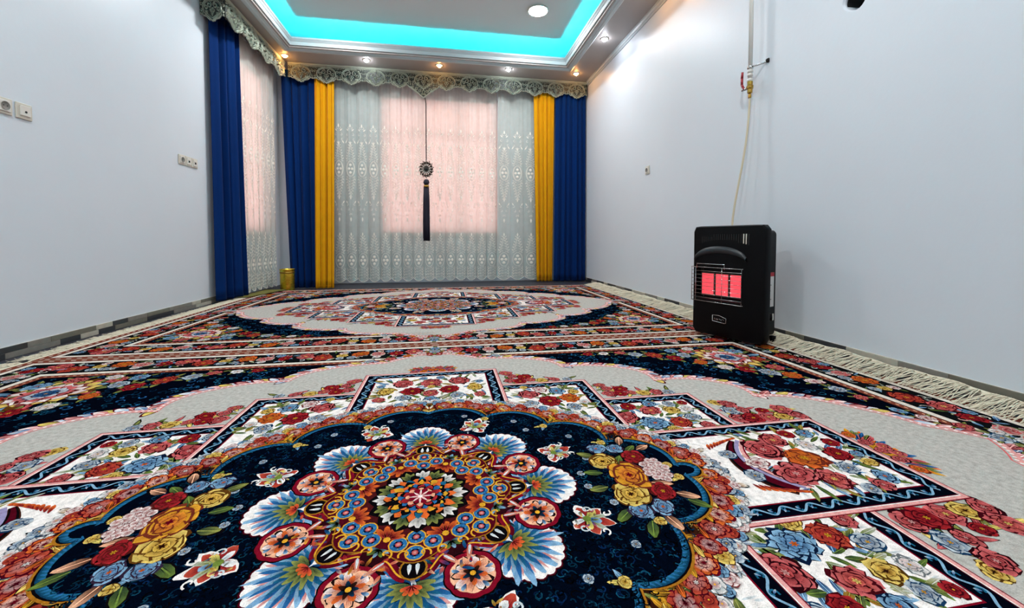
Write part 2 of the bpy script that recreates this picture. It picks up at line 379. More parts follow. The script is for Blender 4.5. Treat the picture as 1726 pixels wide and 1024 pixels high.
class Pat:
    def __init__(s): s.V = []; s.C = []; s.F = []; s.n = 0
    def raw(s, P, z, cols, faces):
        P = np.asarray(P, float); m = len(P)
        s.V.append(np.c_[P, np.full(m, z * DZ)]); cols = np.asarray(cols)
        s.C.append(np.broadcast_to(cols, (m, 3)) if cols.ndim == 1 else cols)
        s.F += [tuple(i + s.n for i in f) for f in faces]; s.n += m
    def ngon(s, P, col, z): s.raw(P, z, col, [tuple(range(len(P)))])
    def fan(s, rim, cen, cc, rc, z):
        n = len(rim); rc = np.asarray(rc)
        cols = np.vstack([np.broadcast_to(rc, (n, 3)) if rc.ndim == 1 else rc, [cc]])
        s.raw(np.vstack([rim, [cen]]), z, cols, [(i, (i + 1) % n, n) for i in range(n)])
    def petal(s, c, a, l, w, cb, ct, z, kind='round', n=10, off=0.):
        p = petal_rim(kind, n); ca, sa = math.cos(a), math.sin(a)
        jl, jw = RQ.uniform(.90, 1.08), RQ.uniform(.88, 1.12); wob = 1 + np.array([RQ.uniform(-.07, .07) for _ in range(len(p))]) * (p[:, 0] > .4)
        x, y = p[:, 0] * l * jl * wob + off, p[:, 1] * w * .5 * jw
        rim = np.c_[c[0] + x * ca - y * sa, c[1] + x * sa + y * ca]
        f = np.clip(p[:, :1], 0, 1) ** 1.4; cols = cb * (1 - f) + ct * f
        xm = .45 * l + off
        s.fan(rim, (c[0] + xm * ca, c[1] + xm * sa), cb * .8 + ct * .2, cols, z)
        if l > .026 and cb is not ct and not np.allclose(cb, ct):
            for da in ((0,) if l < .034 else (-.16, .02, .19)):
                a2 = a + da * w / l; c2, s2 = math.cos(a2), math.sin(a2)
                s.raw([(c[0] + c2 * (l * .30 + off) - s2 * w * .03, c[1] + s2 * (l * .30 + off) + c2 * w * .03), (c[0] + c2 * (l * .30 + off) + s2 * w * .03, c[1] + s2 * (l * .30 + off) - c2 * w * .03), (c[0] + c2 * l * .84, c[1] + s2 * l * .84)], z + .45, np.minimum(1, cb * .55), [(0, 1, 2)])
    def disc(s, c, r, col, z, n=12, rim=None, sx=1., sy=1.):
        t = np.linspace(0, 2 * PI, n + 1)[:-1]
        s.fan(np.c_[c[0] + r * sx * np.cos(t), c[1] + r * sy * np.sin(t)], c, col, col if rim is None else rim, z)
    def ribbon(s, P, w, col, z, col2=None, taper=False):
        P = np.asarray(P, float); m = len(P); T = np.gradient(P, axis=0); T /= np.maximum(1e-9, np.hypot(T[:, 0], T[:, 1]))[:, None]
        N = np.c_[-T[:, 1], T[:, 0]]; ww = np.full(m, w / 2.)
        if taper: ww = ww * (1 - .8 * np.abs(np.linspace(-.2, 1, m)))
        L = P + N * ww[:, None]; Q = P - N * ww[:, None]
        cols = np.vstack([np.broadcast_to(col, (m, 3)), np.broadcast_to(col if col2 is None else col2, (m, 3))])
        s.raw(np.vstack([L, Q]), z, cols, [(i, i + 1, m + i + 1, m + i) for i in range(m - 1)])
    def curl(s, c, r, a, col, w, z, turn=1.6, sgn=1, n=11):
        t = np.linspace(0, 1, n); rr = r * (1 - .78 * t); an = a + sgn * turn * PI * t
        s.ribbon(np.c_[c[0] + rr * np.cos(an), c[1] + rr * np.sin(an)], w, col, z)
    # ---- compound motifs: each takes its own level from the grid
    def flower(s, c, r, n=6, pal=('red', 'pink', 'crimson', 'gold'), edge='ink', rot=None, kind='round', rings=2, lvl=None, seed=None, sq=1.):
        rot = RQ.random() * 6 if rot is None else rot
        z = glevel(c[0] - r, c[0] + r, c[1] - r, c[1] + r, 3 + rings * 2, lvl)
        cb, ct, ci, cc = (C[k] for k in pal); k = 8 if r < .024 else 11
        sqz, sa = RQ.uniform(.80, 1.), RQ.random() * PI; n0 = len(s.V)
        ed = (C[edge] * .6 + cb * .25) if edge else cb * .35
        if r > .024: rings += 1; kind = 'frill' if kind == 'round' and RQ.random() < .6 else kind
        for q in range(rings):
            f = 1 - q / rings * .92; nn = max(4, n - q) if q else n + (1 if r > .04 else 0); w = 2 * PI * r * f / nn * 1.25
            for i in range(nn):
                a = rot + PI / nn * q * 1.1 + 2 * PI * i / nn + RQ.uniform(-.12, .12); l = r * f * RQ.uniform(.92, 1.08); zz = z + 2 * q + (i % 3) * .5
                v = RQ.uniform(.82, 1.15); base = (cb if q % 2 == 0 else ci); tip = ct * (1. - .16 * q) if q < 2 else ct * .55 + ci * .45
                s.petal(c, a, l * 1.08, w * 1.14, ed, ed, zz, kind, k); s.petal(c, a, l, w * .95, base * .55, np.minimum(1, tip * v), zz + .24, kind, k)
        if r > .024:
            for i in range(6): s.petal(c, rot + i * 1.05, r * .20, r * .1, cc * .6, cc, z + 2 * rings + .3, 'leaf', 6)
        s.disc(c, r * .11, cc * .5 if r > .024 else cc, z + 2 * rings + .6, 7)
        if r > .02:                # squash the blossom a little, each its own way
            ca, sn = math.cos(sa), math.sin(sa)
            for j in range(n0, len(s.V)):
                d = s.V[j][:, :2] - c; u = (d[:, 0] * ca + d[:, 1] * sn) * sqz; vv = -d[:, 0] * sn + d[:, 1] * ca
                s.V[j] = np.c_[c[0] + u * ca - vv * sn, c[1] + u * sn + vv * ca, s.V[j][:, 2]]
        return z
    def leaf(s, c, a, l, w, pal=('dgreen', 'olive'), lvl=None, edge='ink'):
        tip = (c[0] + l * math.cos(a), c[1] + l * math.sin(a)); m = .3 * l
        z = glevel(min(c[0], tip[0]) - m * .3, max(c[0], tip[0]) + m * .3, min(c[1], tip[1]) - m * .3, max(c[1], tip[1]) + m * .3, 3, lvl)
        if edge: s.petal(c, a, l * 1.08, w * 1.25, C[edge], C[edge], z, 'leaf', 10)
        s.petal(c, a, l, w, C[pal[0]], C[pal[1]], z + 1, 'leaf', 10)
        s.ribbon([c, (c[0] + .5 * (tip[0] - c[0]), c[1] + .5 * (tip[1] - c[1])), (c[0] + .9 * (tip[0] - c[0]), c[1] + .9 * (tip[1] - c[1]))], w * .09, C[pal[1]] * 1.25, z + 2)
    def spray(s, c, r, pal, edge='ink', nl=4, lp=('dgreen', 'olive'), n=6, kind='round', rings=2, ll=1.0):
        a0 = RQ.random() * 6
        for i in range(nl):
            a = a0 + 2 * PI * i / nl + RQ.uniform(-.4, .4); s.leaf((c[0] + r * .5 * math.cos(a), c[1] + r * .5 * math.sin(a)), a, r * 1.15 * ll, r * .5, lp)
        s.flower(c, r, n, pal, edge, kind=kind, rings=rings)
    def bake(s, fx=1, fy=1, dz=0.):
        V = np.vstack(s.V) * np.array([fx, fy, 1.]) + np.array([0, 0, dz]); Cc = np.vstack(s.C); F = s.F
        if fx * fy < 0: F = [f[::-1] for f in F]
        return V, Cc, F
def join(bakes):
    V = []; Cc = []; F = []; n = 0
    for v, c, f in bakes:
        V.append(v); Cc.append(c); F += [tuple(i + n for i in q) for q in f]; n += len(v)
    return np.vstack(V), np.vstack(Cc), F
def quad(p): return join([p.bake(1, 1), p.bake(-1, 1, 6e-6), p.bake(1, -1, 1.2e-5), p.bake(-1, -1, 1.8e-5)])
def pmesh(name, bk):
    V, Cc, F = bk
    me = bpy.data.meshes.new(name); me.from_pydata(V.tolist(), [], F); me.materials.append(M_pile)
    a = me.color_attributes.new('Col', 'FLOAT_COLOR', 'POINT')
    a.data.foreach_set('color', np.c_[Cc, np.ones(len(Cc))].astype(np.float32).ravel()); me.update(); return me

ROSE = ('crimson', 'brick', 'red', 'gold'); PEONY = ('maroon', 'rose', 'red', 'pink'); ORG = ('brick', 'orange', 'ochre', 'gold'); YEL = ('ochre', 'yellow', 'gold', 'brown')
BLU = ('dblue', 'sky', 'blue', 'orange'); BLU2 = ('blue', 'mist', 'dblue', 'gold'); PNK = ('rose', 'white', 'pink', 'crimson'); WHT = ('mist', 'white', 'pink', 'gold'); RED = ('crimson', 'red', 'maroon', 'gold'); SAL = ('crimson', 'rose', 'brick', 'yellow')

# ---------------- grounds and border (full rectangles, low levels)
def rect(x, y): return [(-x, -y), (x, -y), (x, y), (-x, y)]
ground = Pat()
for i, (d, c) in enumerate(((0, 'guard'), (.045, 'cream'), (.078, 'black'), (.25, 'cream'), (.283, 'guard'), (.318, 'navy'))):
    ground.ngon(rect(HX - d, HY - d), C[c], 1 + i)
GRID[:] = 7
border = Pat()
def guard_dots(d, col, w, step):
    x = 0.
    while x < HX - d: border.raw([(x, HY - d - w), (x + step * .45, HY - d - w), (x + step * .45, HY - d + w), (x, HY - d + w)], glevel(x, x + .02, HY - d - .01, HY - d + .01, 1), C[col], [(0, 1, 2, 3)]); x += step
    y = 0.
    while y < HY - d: border.raw([(HX - d - w, y), (HX - d + w, y), (HX - d + w, y + step * .45), (HX - d - w, y + step * .45)], glevel(HX - d - .01, HX - d + .01, y, y + .02, 1), C[col], [(0, 1, 2, 3)]); y += step
guard_dots(.022, 'cream', .004, .05); guard_dots(.3, 'peach', .003, .03)
for (w, d0) in ((.004, .045), (.004, .078), (.004, .25), (.004, .283), (.004, .318)):
    border.raw([(0, HY - d0 - w), (HX - d0, HY - d0 - w), (HX - d0, HY - d0), (0, HY - d0)], 8, C['ink'], [(0, 1, 2, 3)])
    border.raw([(HX - d0 - w, 0), (HX - d0, 0), (HX - d0, HY - d0), (HX - d0 - w, HY - d0)], 8, C['ink'], [(0, 1, 2, 3)])
def bpath(s):                      # mid line of the floral band
    yb, xb = HY - .164, HX - .164
    return ((s, yb), (0, 1)) if s < xb else ((xb, yb - (s - xb)), (1, 0))
s = .02; k = 0; total = HX - .164 + HY - .164
while s < total:
    (cx, cy), (nx, ny) = bpath(s)
    for sg in (-1, 1):
        for q in range(3):
            a = RQ.random() * 6.3; o = sg * RQ.uniform(.015, .06); t = RQ.uniform(-.05, .05)
            border.leaf((cx + nx * o + ny * t, cy + ny * o + nx * t), a, RQ.uniform(.03, .06), RQ.uniform(.012, .02), RQ.choice((('dgreen', 'green'), ('dgreen', 'grey2'), ('olive', 'mist'), ('dblue', 'sky'))), edge=None)
        border.curl((cx + nx * sg * .05, cy + ny * sg * .05), RQ.uniform(.016, .026), RQ.random() * 6, C[RQ.choice(('cream', 'mist', 'pink', 'grey'))], .005, glevel(cx + nx * sg * .05 - .02, cx + nx * sg * .05 + .02, cy + ny * sg * .05 - .02, cy + ny * sg * .05 + .02, 1), sgn=sg)
    ph = k % 6
    if ph in (0, 1): border.flower((cx + nx * (.02 if ph else -.02), cy + ny * (.02 if ph else -.02)), .056, 8, (ROSE, SAL)[ph], rings=3)
    elif ph == 2: border.flower((cx, cy), .042, 7, RED, rings=2); border.flower((cx + nx * .05 + ny * .04, cy + ny * .05 + nx * .04), .026, 6, BLU)
    elif ph == 3: border.flower((cx, cy), .040, 6, PEONY, edge='cream'); border.flower((cx - nx * .055, cy - ny * .055), .022, 5, WHT)
    elif ph == 4: border.flower((cx + nx * .02, cy + ny * .02), .050, 8, ORG, rings=3); border.flower((cx - nx * .045 + ny * .04, cy - ny * .045 + nx * .04), .026, 6, BLU2)
    else: border.flower((cx, cy), .03, 6, YEL); border.flower((cx + nx * .05, cy + ny * .05), .024, 5, PNK); border.flower((cx - nx * .05, cy - ny * .05), .024, 5, BLU2)
    k += 1; s += .098

# ---------------- grey field with its scalloped edge, navy spandrels
field = Pat()
def arc3(p, q, r, n=9):            # circle arc p -> q -> r
    (ax, ay), (bx, by), (cx, cy) = p, q, r; d = 2 * (ax * (by - cy) + bx * (cy - ay) + cx * (ay - by))
    if abs(d) < 1e-6: return [p, q, r]
    ux = ((ax * ax + ay * ay) * (by - cy) + (bx * bx + by * by) * (cy - ay) + (cx * cx + cy * cy) * (ay - by)) / d
    uy = ((ax * ax + ay * ay) * (cx - bx) + (bx * bx + by * by) * (ax - cx) + (cx * cx + cy * cy) * (bx - ax)) / d
    a0, a1, a2 = (math.atan2(y - uy, x - ux) for x, y in (p, q, r)); rr = math.hypot(ax - ux, ay - uy)
    d1 = (a1 - a0 + PI) % (2 * PI) - PI; d2 = (a2 - a1 + PI) % (2 * PI) - PI
    return [(ux + rr * math.cos(a0 + (d1 + d2) * i / n), uy + rr * math.sin(a0 + (d1 + d2) * i / n)) for i in range(n + 1)]
GE = [(0, 1.295), (.10, 1.275), (.19, 1.215), (.255, 1.165), (.37, 1.155), (.50, 1.12), (.585, 1.075)]
for a, m, b in (((.585, 1.075), (.63, 1.03), (.655, .955)), ((.655, .955), (.86, .935), (1.0, .845)), ((1.0, .845), (1.03, .77), (1.02, .690)), ((1.02, .690), (1.19, .685), (1.32, .60)), ((1.32, .60), (1.35, .52), (1.333, .452)), ((1.333, .452), (1.49, .415), (1.62, .30)), ((1.62, .30), (1.69, .20), (1.72, .12)), ((1.72, .12), (1.77, .075), (1.825, .0))):
    GE += arc3(a, m, b, 8)[1:]
GEa = np.array(GE)
loop = [tuple(p) for p in GE] + [(x, -y) for x, y in GE[-2::-1]] + [(-x, -y) for x, y in GE[1:]] + [(-x, y) for x, y in GE[-2:0:-1]]
ground.fan(np.array(loop), (0, 0), C['grey'], C['grey'], 9)
def in_grey(x, y):
    ins = False; n = len(loop)
    for i in range(n):
        (x1, y1), (x2, y2) = loop[i], loop[i - 1]
        if (y1 > y) != (y2 > y) and x < (x2 - x1) * (y - y1) / (y2 - y1) + x1: ins = not ins
    return ins
for k in range(900):               # teal scrolls on the navy spandrels
    x, y = RQ.uniform(.5, 1.78), RQ.uniform(.0, 1.17)
    if in_grey(x, y) or x > 1.79: continue
    r = RQ.uniform(.009, .022)
    field.curl((x, y), r, RQ.random() * 6, C[RQ.choice(('teal', 'teal', 'teal2', 'blue'))] * RQ.uniform(.5, 1.), .0045, glevel(x - r, x + r, y - r, y + r, 1), sgn=RQ.choice((-1, 1)), n=9)
GRID[:] = np.maximum(GRID, 11)
def along(P, step):
    P = np.asarray(P); d = np.hypot(*np.diff(P, axis=0).T); cum = np.r_[0, np.cumsum(d)]; out = []
    for s in np.arange(step / 2, cum[-1], step):
        i = min(len(d) - 1, int(np.searchsorted(cum, s) - 1)); f = (s - cum[i]) / max(d[i], 1e-9)
        p = P[i] + (P[i + 1] - P[i]) * f; t = (P[i + 1] - P[i]) / max(d[i], 1e-9); out.append((p, t))
    return out
for i, (p, t) in enumerate(along(GEa, .030)):
    a = math.atan2(t[1], t[0]); out_a = a + PI / 2
    field.leaf(tuple(p), out_a - 1.0, .066, .036, (('blue', 'mist'), ('crimson', 'pink'), ('sky', 'white'), ('olive', 'yellow'), ('rose', 'white'))[i % 5], lvl=13 + 3 * (i % 2), edge='maroon')
zz = 20
field.ribbon(GEa, .016, C['pink'], zz); field.ribbon(GEa - np.array([.012, .012]), .005, C['rose'], zz + 1)
for p, t in along(GEa, .022): field.disc((p[0] - .004, p[1] - .004), .0055, C['white'], zz + 2, 6)
GRID[:] = zz + 3
# peak ornament where the field meets the border
for c, r, pal in (((.0, 1.335), .035, BLU2), ((.075, 1.315), .028, PNK), ((.0, 1.40), .03, BLU), ((.15, 1.275), .026, ORG), ((.05, 1.375), .022, WHT), ((.235, 1.225), .03, SAL), ((.34, 1.20), .026, BLU2)):
    field.spray(c, r, pal, nl=3)
for c, r, pal in (((1.86, .0), .035, BLU2), ((1.84, .085), .03, SAL), ((1.79, .16), .03, PNK), ((1.905, .03), .024, WHT), ((1.76, .23), .026, BLU)): field.spray(c, r, pal, nl=3)

# ---------------- corner sprays
corner = Pat()
cc = (1.60, .955)
for i in range(16):
    a = 2 * PI * i / 16 + .1; corner.leaf((cc[0] + .13 * math.cos(a), cc[1] + .10 * math.sin(a)), a, .085, .04, (('teal', 'sky'), ('dgreen', 'olive'), ('crimson', 'rose'))[i % 3])
for (rr_, n_, pal_) in ((.165, 13, ('ochre', 'yellow', 'gold', 'brown')), (.128, 12, ('rose', 'white', 'peach', 'brown')), (.095, 11, ('crimson', 'rose', 'red', 'brown')), (.066, 10, ('lilac', 'mist', 'pink', 'brown')), (.040, 8, ('navy', 'blue', 'dblue', 'gold'))):
    corner.flower(cc, rr_, n_, pal_, edge='brown', rings=1)
for c, r, pal in (((1.22, 1.06), .055, ROSE), ((1.30, .985), .045, RED), ((1.385, 1.03), .045, BLU2), ((1.44, 1.10), .04, SAL), ((1.36, 1.12), .04, BLU), ((1.55, .755), .045, RED), ((1.47, .80), .04, WHT), ((1.63, .70), .05, BLU2), ((1.72, .76), .045, SAL), ((1.70, .64), .045, ORG), ((1.62, 1.12), .045, PEONY), ((1.72, 1.06), .05, BLU), ((1.74, .9), .04, ROSE), ((1.40, .90), .04, ORG), ((1.48, 1.14), .035, WHT), ((1.73, .55), .04, PNK), ((1.12, 1.09), .04, BLU2), ((1.05, 1.13), .035, SAL), ((.95, 1.135), .03, WHT), ((.86, 1.14), .03, RED), ((1.74, .45), .035, BLU2), ((1.75, .36), .03, SAL)):
    corner.spray(c, r, pal, nl=4, rings=2, n=7)

# ---------------- flower sprays lying on the grey field in the steps of the cartouches
spray = Pat()
def bunch(pts, r0=.022, r1=.038):
    for (x, y) in pts:
        for q in range(2): spray.leaf((x, y), RQ.random() * 6.3, RQ.uniform(.04, .07), .017, RQ.choice((('dgreen', 'olive'), ('dgreen', 'green'), ('maroon', 'rose'), ('olive', 'yellow'))))
    for i, (x, y) in enumerate(pts): spray.flower((x, y), RQ.uniform(r0, r1), 6, (PEONY, RED, SAL, YEL, PEONY, BLU2)[i % 6], rings=2)
bunch([(.355, .79), (.40, .775), (.45, .785), (.50, .77), (.56, .775), (.62, .768), (.375, .845), (.43, .83), (.35, .89)])
bunch([(.745, .565), (.79, .56), (.84, .565), (.89, .55), (.95, .552), (1.0, .545), (.755, .625), (.81, .61), (.74, .67)])
bunch([(1.12, .27), (1.17, .265), (1.23, .262), (1.29, .26), (1.35, .258), (1.13, .335), (1.18, .33), (1.25, .315), (1.33, .312), (1.12, .41), (1.16, .39)], .026, .042)
for k in range(60):                # pointed fans above A and beside D
    a = RQ.uniform(.0, PI / 2); r = RQ.uniform(.02, 1)
    spray.leaf((.10 * r * math.cos(a), .975 + .07 * r * math.sin(a)), a * .8 + .4, .045, .016, RQ.choice((('dgreen', 'olive'), ('crimson', 'rose'), ('ochre', 'gold'), ('dblue', 'blue'), ('maroon', 'brick'))), edge=None, lvl=24 + (k % 10) * 3)
    spray.leaf((1.372 + .06 * r * math.sin(a), .115 * r * math.cos(a)), PI / 2 - a * .8 - .4, .045, .016, RQ.choice((('dgreen', 'olive'), ('crimson', 'rose'), ('ochre', 'gold'), ('dblue', 'blue'), ('brick', 'orange'))), edge=None, lvl=24 + (k % 10) * 3)
for c in ((.0, 1.0), (.045, .99), (.09, .985), (.03, 1.035), (1.39, .0), (1.39, .05), (1.385, .10), (1.42, .02)): spray.flower(c, .02, 5, RQ.choice((PEONY, ORG, SAL)))

# ---------------- cartouches: framed white panels stepping round the medallion
def frame(p, x0, x1, y0, y1, z, scroll):   # scroll: which sides carry the scrolled band
    def rc(d, col, q): p.ngon([(x0 + d, y0 + d), (x1 - d, y0 + d), (x1 - d, y1 - d), (x0 + d, y1 - d)], C[col], z + q)
    rc(0, 'crimson', 0); rc(.003, 'pink', 1); rc(.013, 'white', 2); rc(.016, 'maroon', 3); rc(.019, 'navy', 4); rc(.060, 'crimson', 5); rc(.064, 'white', 6)
    m = .0395
    for sd in scroll:
        if sd in 'tb': a, b = (x0 + m, (y1 - m) if sd == 't' else (y0 + m)), (x1 - m, (y1 - m) if sd == 't' else (y0 + m))
        else: a, b = ((x1 - m) if sd == 'r' else (x0 + m), y0 + m), ((x1 - m) if sd == 'r' else (x0 + m), y1 - m)
        L = math.hypot(b[0] - a[0], b[1] - a[1]); t = np.linspace(0, 1, int(L / .005)); dx, dy = (b[0] - a[0]) / L, (b[1] - a[1]) / L
        w = .0115 * np.sin(t * L * 2 * PI / .075)
        p.ribbon(np.c_[a[0] + (b[0] - a[0]) * t - dy * w, a[1] + (b[1] - a[1]) * t + dx * w], .0055, C['sky'] * .85, z + 7)
        for k in range(int(L / .0375)):
            q = (k + .5) * .0375; sg = 1 if k % 2 else -1; c = (a[0] + dx * q - dy * sg * -.004, a[1] + dy * q + dx * sg * -.004)
            p.curl(c, .011, math.atan2(dy, dx) + sg * 1.2, C['teal2'], .0042, z + 8, sgn=sg, n=8); p.petal((c[0], c[1]), math.atan2(dy, dx) + sg * 2.2, .014, .006, C['blue'], C['mist'], z + 9, 'leaf', 8)
    for k in range(int((x1 - x0 + y1 - y0) / .03)):   # soft grey strokes fading in from the frame
        e = RQ.random(); side = RQ.choice('tblr'); l = RQ.uniform(.02, .05)
        x = x0 + .066 + e * (x1 - x0 - .132); y = y0 + .066 + e * (y1 - y0 - .132)
        if side == 't': c, a = (x, y1 - .066 - l * 1.05), PI / 2 + RQ.uniform(-.25, .25)
        elif side == 'b': c, a = (x, y0 + .066 + l * 1.05), -PI / 2 + RQ.uniform(-.25, .25)
        elif side == 'l': c, a = (x0 + .066 + l * 1.05, y), PI + RQ.uniform(-.25, .25)
        else: c, a = (x1 - .066 - l * 1.05, y), RQ.uniform(-.25, .25)
        p.petal(c, a, l, .007, C['mist'], C['white'], z + 7, 'leaf', 8)
def panel(p, x0, x1, y0, y1, z, scroll):
    frame(p, x0, x1, y0, y1, z, scroll)
    i0, i1, j0, j1 = int((max(x0, -.29) + GO) * 100), int((x1 + GO) * 100) + 1, int((max(y0, -.29) + GO) * 100), int((y1 + GO) * 100) + 1
    GRID[i0:i1, j0:j1] = z + 10
    global FL; FL = z + 11
def foliage(p, x0, x1, y0, y1, n, pals=(('dgreen', 'olive'), ('dgreen', 'green'), ('green', 'grey'), ('dgreen', 'green'), ('olive', 'grey'), ('dblue', 'sky'), ('ochre', 'olive')), l0=.03, l1=.06):
    for k in range(n):
        x, y = RQ.uniform(x0, x1), RQ.uniform(y0, y1); p.leaf((x, y), math.atan2(y - (y0 + y1) / 2, x - (x0 + x1) / 2) + RQ.uniform(-1, 1), RQ.uniform(l0, l1), RQ.uniform(.012, .022), RQ.choice(pals), edge=None, lvl=FL + (k % 8) * 3)
BASE = int(GRID[:170, :130].max()) + 2
cC = Pat(); panel(cC, .45, 1.076, .12, .521, BASE, 'tr')
foliage(cC, .64, .98, .22, .43, 120, l0=.035, l1=.065)
for c, r, pal, n in (((.795, .285), .058, BLU, 9), ((.889, .275), .046, ROSE, 7), ((.955, .306), .036, BLU2, 6), ((.715, .345), .055, PEONY, 7), ((.832, .385), .046, SAL, 6), ((.912, .375), .038, YEL, 6), ((.854, .440), .032, BLU, 6), ((.93, .425), .030, BLU2, 6), ((.76, .43), .034, RED, 6), ((.975, .37), .028, WHT, 6), ((.97, .24), .034, PEONY, 6), ((.84, .225), .034, YEL, 6), ((.70, .43), .03, BLU2, 6), ((.99, .43), .022, RED, 5)):
    cC.flower(c, r * .9, n, pal, rings=3 if r > .04 else 2)
BASE2 = int(GRID[70:140, 40:90].max()) + 2
cB = Pat(); panel(cB, .12, .698, .25, .745, BASE2, 'tr')
foliage(cB, .33, .61, .40, .66, 95, l0=.035, l1=.06)
for c, r, pal, n in (((.405, .61), .052, PEONY, 7), ((.475, .53), .054, RED, 7), ((.565, .545), .046, ORG, 8), ((.53, .63), .040, BLU, 8), ((.46, .655), .034, PNK, 6), ((.555, .46), .036, BLU2, 7), ((.60, .61), .028, YEL, 6), ((.40, .52), .03, BLU2, 6), ((.61, .50), .022, WHT, 5), ((.40, .69), .02, YEL, 5)):
    cB.flower(c, r * .9, n, pal, rings=3 if r > .04 else 2)
BASE3 = int(GRID[40:102, 55:106].max()) + 2
cA = Pat(); panel(cA, -.312, .312, .30, .966, BASE3, 'tlr')
for sx in (-1, 1):
    foliage(cA, min(sx * .02, sx * .22), max(sx * .02, sx * .22), .60, .88, 55, l0=.035, l1=.075)
for c, r, pal, n in (((0, .815), .056, SAL, 9), ((.125, .822), .052, PEONY, 8), ((-.125, .822), .052, PEONY, 8), ((.078, .725), .05, RED, 7), ((-.078, .725), .05, RED, 7), ((0, .69), .038, SAL, 7), ((.188, .735), .042, YEL, 6), ((-.188, .735), .042, YEL, 6), ((.04, .875), .022, BLU, 6), ((-.04, .875), .022, BLU, 6), ((0, .625), .036, BLU, 8), ((.11, .655), .034, BLU2, 6), ((-.11, .655), .034, BLU2, 6), ((.205, .65), .03, SAL, 6), ((-.205, .65), .03, SAL, 6), ((.215, .80), .02, BLU, 5), ((-.215, .80), .02, BLU, 5), ((0, .765), .02, YEL, 5)):
    cA.flower(c, r * .9, n, pal, rings=3 if r > .04 else 2)
cD = Pat(); panel(cD, .66, 1.365, -.228, .228, BASE2, 'trb')
foliage(cD, .98, 1.28, -.14, .15, 90, l0=.035, l1=.075)
z = glevel(.86, 1.0, -.14, .14, 8)
t = np.linspace(-1, 1, 17); bow = np.c_[.925 + .065 * t * t, .125 * t]
for w, col, q in ((.075, 'brown', 0), (.060, 'ink', 1), (.034, 'maroon', 2), (.012, 'lilac', 3)): cD.ribbon(bow - np.array([.02 * (q < 3), 0]), w, C[col], z + q, taper=q < 3)
cD.ribbon(bow + np.array([.016, 0]), .011, C['pink'], z + 4); cD.ribbon(bow + np.array([.024, 0]), .005, C['crimson'], z + 5)
for sg in (-1, 1):
    for k in range(9): cD.petal((.865 + .012 * k, sg * (.085 + .006 * k)), sg * (1.2 - .12 * k), .034, .016, C['crimson'], C['orange'], z + 6 + k % 2)
for c, r, pal, n in (((1.03, .062), .064, PEONY, 7), ((1.02, -.064), .066, PEONY, 8), ((1.112, .0), .066, ORG, 7), ((1.10, -.103), .048, SAL, 7), ((1.105, .108), .046, SAL, 7), ((1.245, .13), .032, BLU, 6), ((1.235, .004), .042, RED, 7), ((1.25, -.115), .034, BLU, 6), ((1.205, -.145), .030, PEONY, 6), ((1.18, .135), .030, RED, 6), ((1.185, .065), .034, WHT, 7), ((1.19, -.065), .034, BLU2, 7), ((1.275, .065), .028, RED, 6), ((1.28, -.05), .026, YEL, 6), ((1.155, -.155), .026, BLU2, 6), ((.955, .0), .038, PNK, 7), ((.90, .055), .030, BLU2, 6), ((.90, -.055), .030, BLU2, 6), ((1.29, -.005), .02, BLU, 5)):
    cD.flower(c, r * .9, n, pal, rings=3 if r > .04 else 2)

# ---------------- medallion
med = Pat()
MC = [(0, .487), (.208, .424), (.412, .332), (.570, .186), (.716, .030)]
MM = [(.10, .514), (.318, .447), (.535, .302), (.680, .158)]
out = []
for i in range(4): out += arc3(MC[i], MM[i], MC[i + 1], 14)[:-1]
out += arc3(MC[4], (.752, .024), (.765, .0), 6)
OUT = np.array(out)
full = np.array(out + [(x, -y) for x, y in out[-2::-1]] + [(-x, -y) for x, y in out[1:]] + [(-x, y) for x, y in out[-2:0:-1]])
LZ = int(GRID[:170, :130].max()) + 2
sm_ = np.array(out + [(x, -y) for x, y in out[-2::-1]] + [(-x, -y) for x, y in out[1:]] + [(-x, y) for x, y in out[-2:0:-1]])
_d = np.r_[0, np.cumsum(np.hypot(*np.diff(np.vstack([sm_, sm_[:1]]), axis=0).T))]; _s = np.linspace(0, _d[-1], 801)[:-1]
sm_ = np.c_[np.interp(_s, _d, np.r_[sm_[:, 0], sm_[0, 0]]), np.interp(_s, _d, np.r_[sm_[:, 1], sm_[0, 1]])]
_k = np.hanning(91); _k /= _k.sum()
sm_ = np.c_[np.convolve(np.r_[sm_[-45:, 0], sm_[:, 0], sm_[:45, 0]], _k, 'valid'), np.convolve(np.r_[sm_[-45:, 1], sm_[:, 1], sm_[:45, 1]], _k, 'valid')]
_T = np.roll(sm_, -1, 0) - np.roll(sm_, 1, 0); _T /= np.hypot(_T[:, 0], _T[:, 1])[:, None]; _N = np.c_[-_T[:, 1], _T[:, 0]]
if (_N[200] @ sm_[200]) < 0: _N = -_N
def ringfull(d): return sm_ + _N * d
def ringpts(k, d, _=0):            # quarter of a smooth curve lying d outside the navy outline
    P = ringfull(d); P = P[(P[:, 0] >= -.002) & (P[:, 1] >= -.002)]; return P[np.argsort(np.arctan2(P[:, 1], P[:, 0]))]
medg = Pat()
medg.fan(ringfull(.095), (0, 0), C['brown'], C['brown'] * .7, LZ)
GRID[:] = np.where(GRID > LZ, GRID, LZ)
for k in range(420):
    d = RQ.uniform(.0, .10); P = ringpts(0, d); p = P[RQ.randrange(len(P))]
    outer = d > .06
    med.leaf(tuple(p), RQ.random() * 6.3, RQ.uniform(.022, .045), RQ.uniform(.010, .018), RQ.choice((('olive', 'white'), ('grey', 'white'), ('dblue', 'mist'), ('ochre', 'cream')) if outer else (('ochre', 'gold'), ('brown', 'gold'), ('black', 'ochre'), ('brown', 'yellow'), ('brown', 'orange'), ('dgreen', 'olive'))), edge=None if k % 3 else 'ink', lvl=LZ + 1 + (k * 7 % 20) * 3)
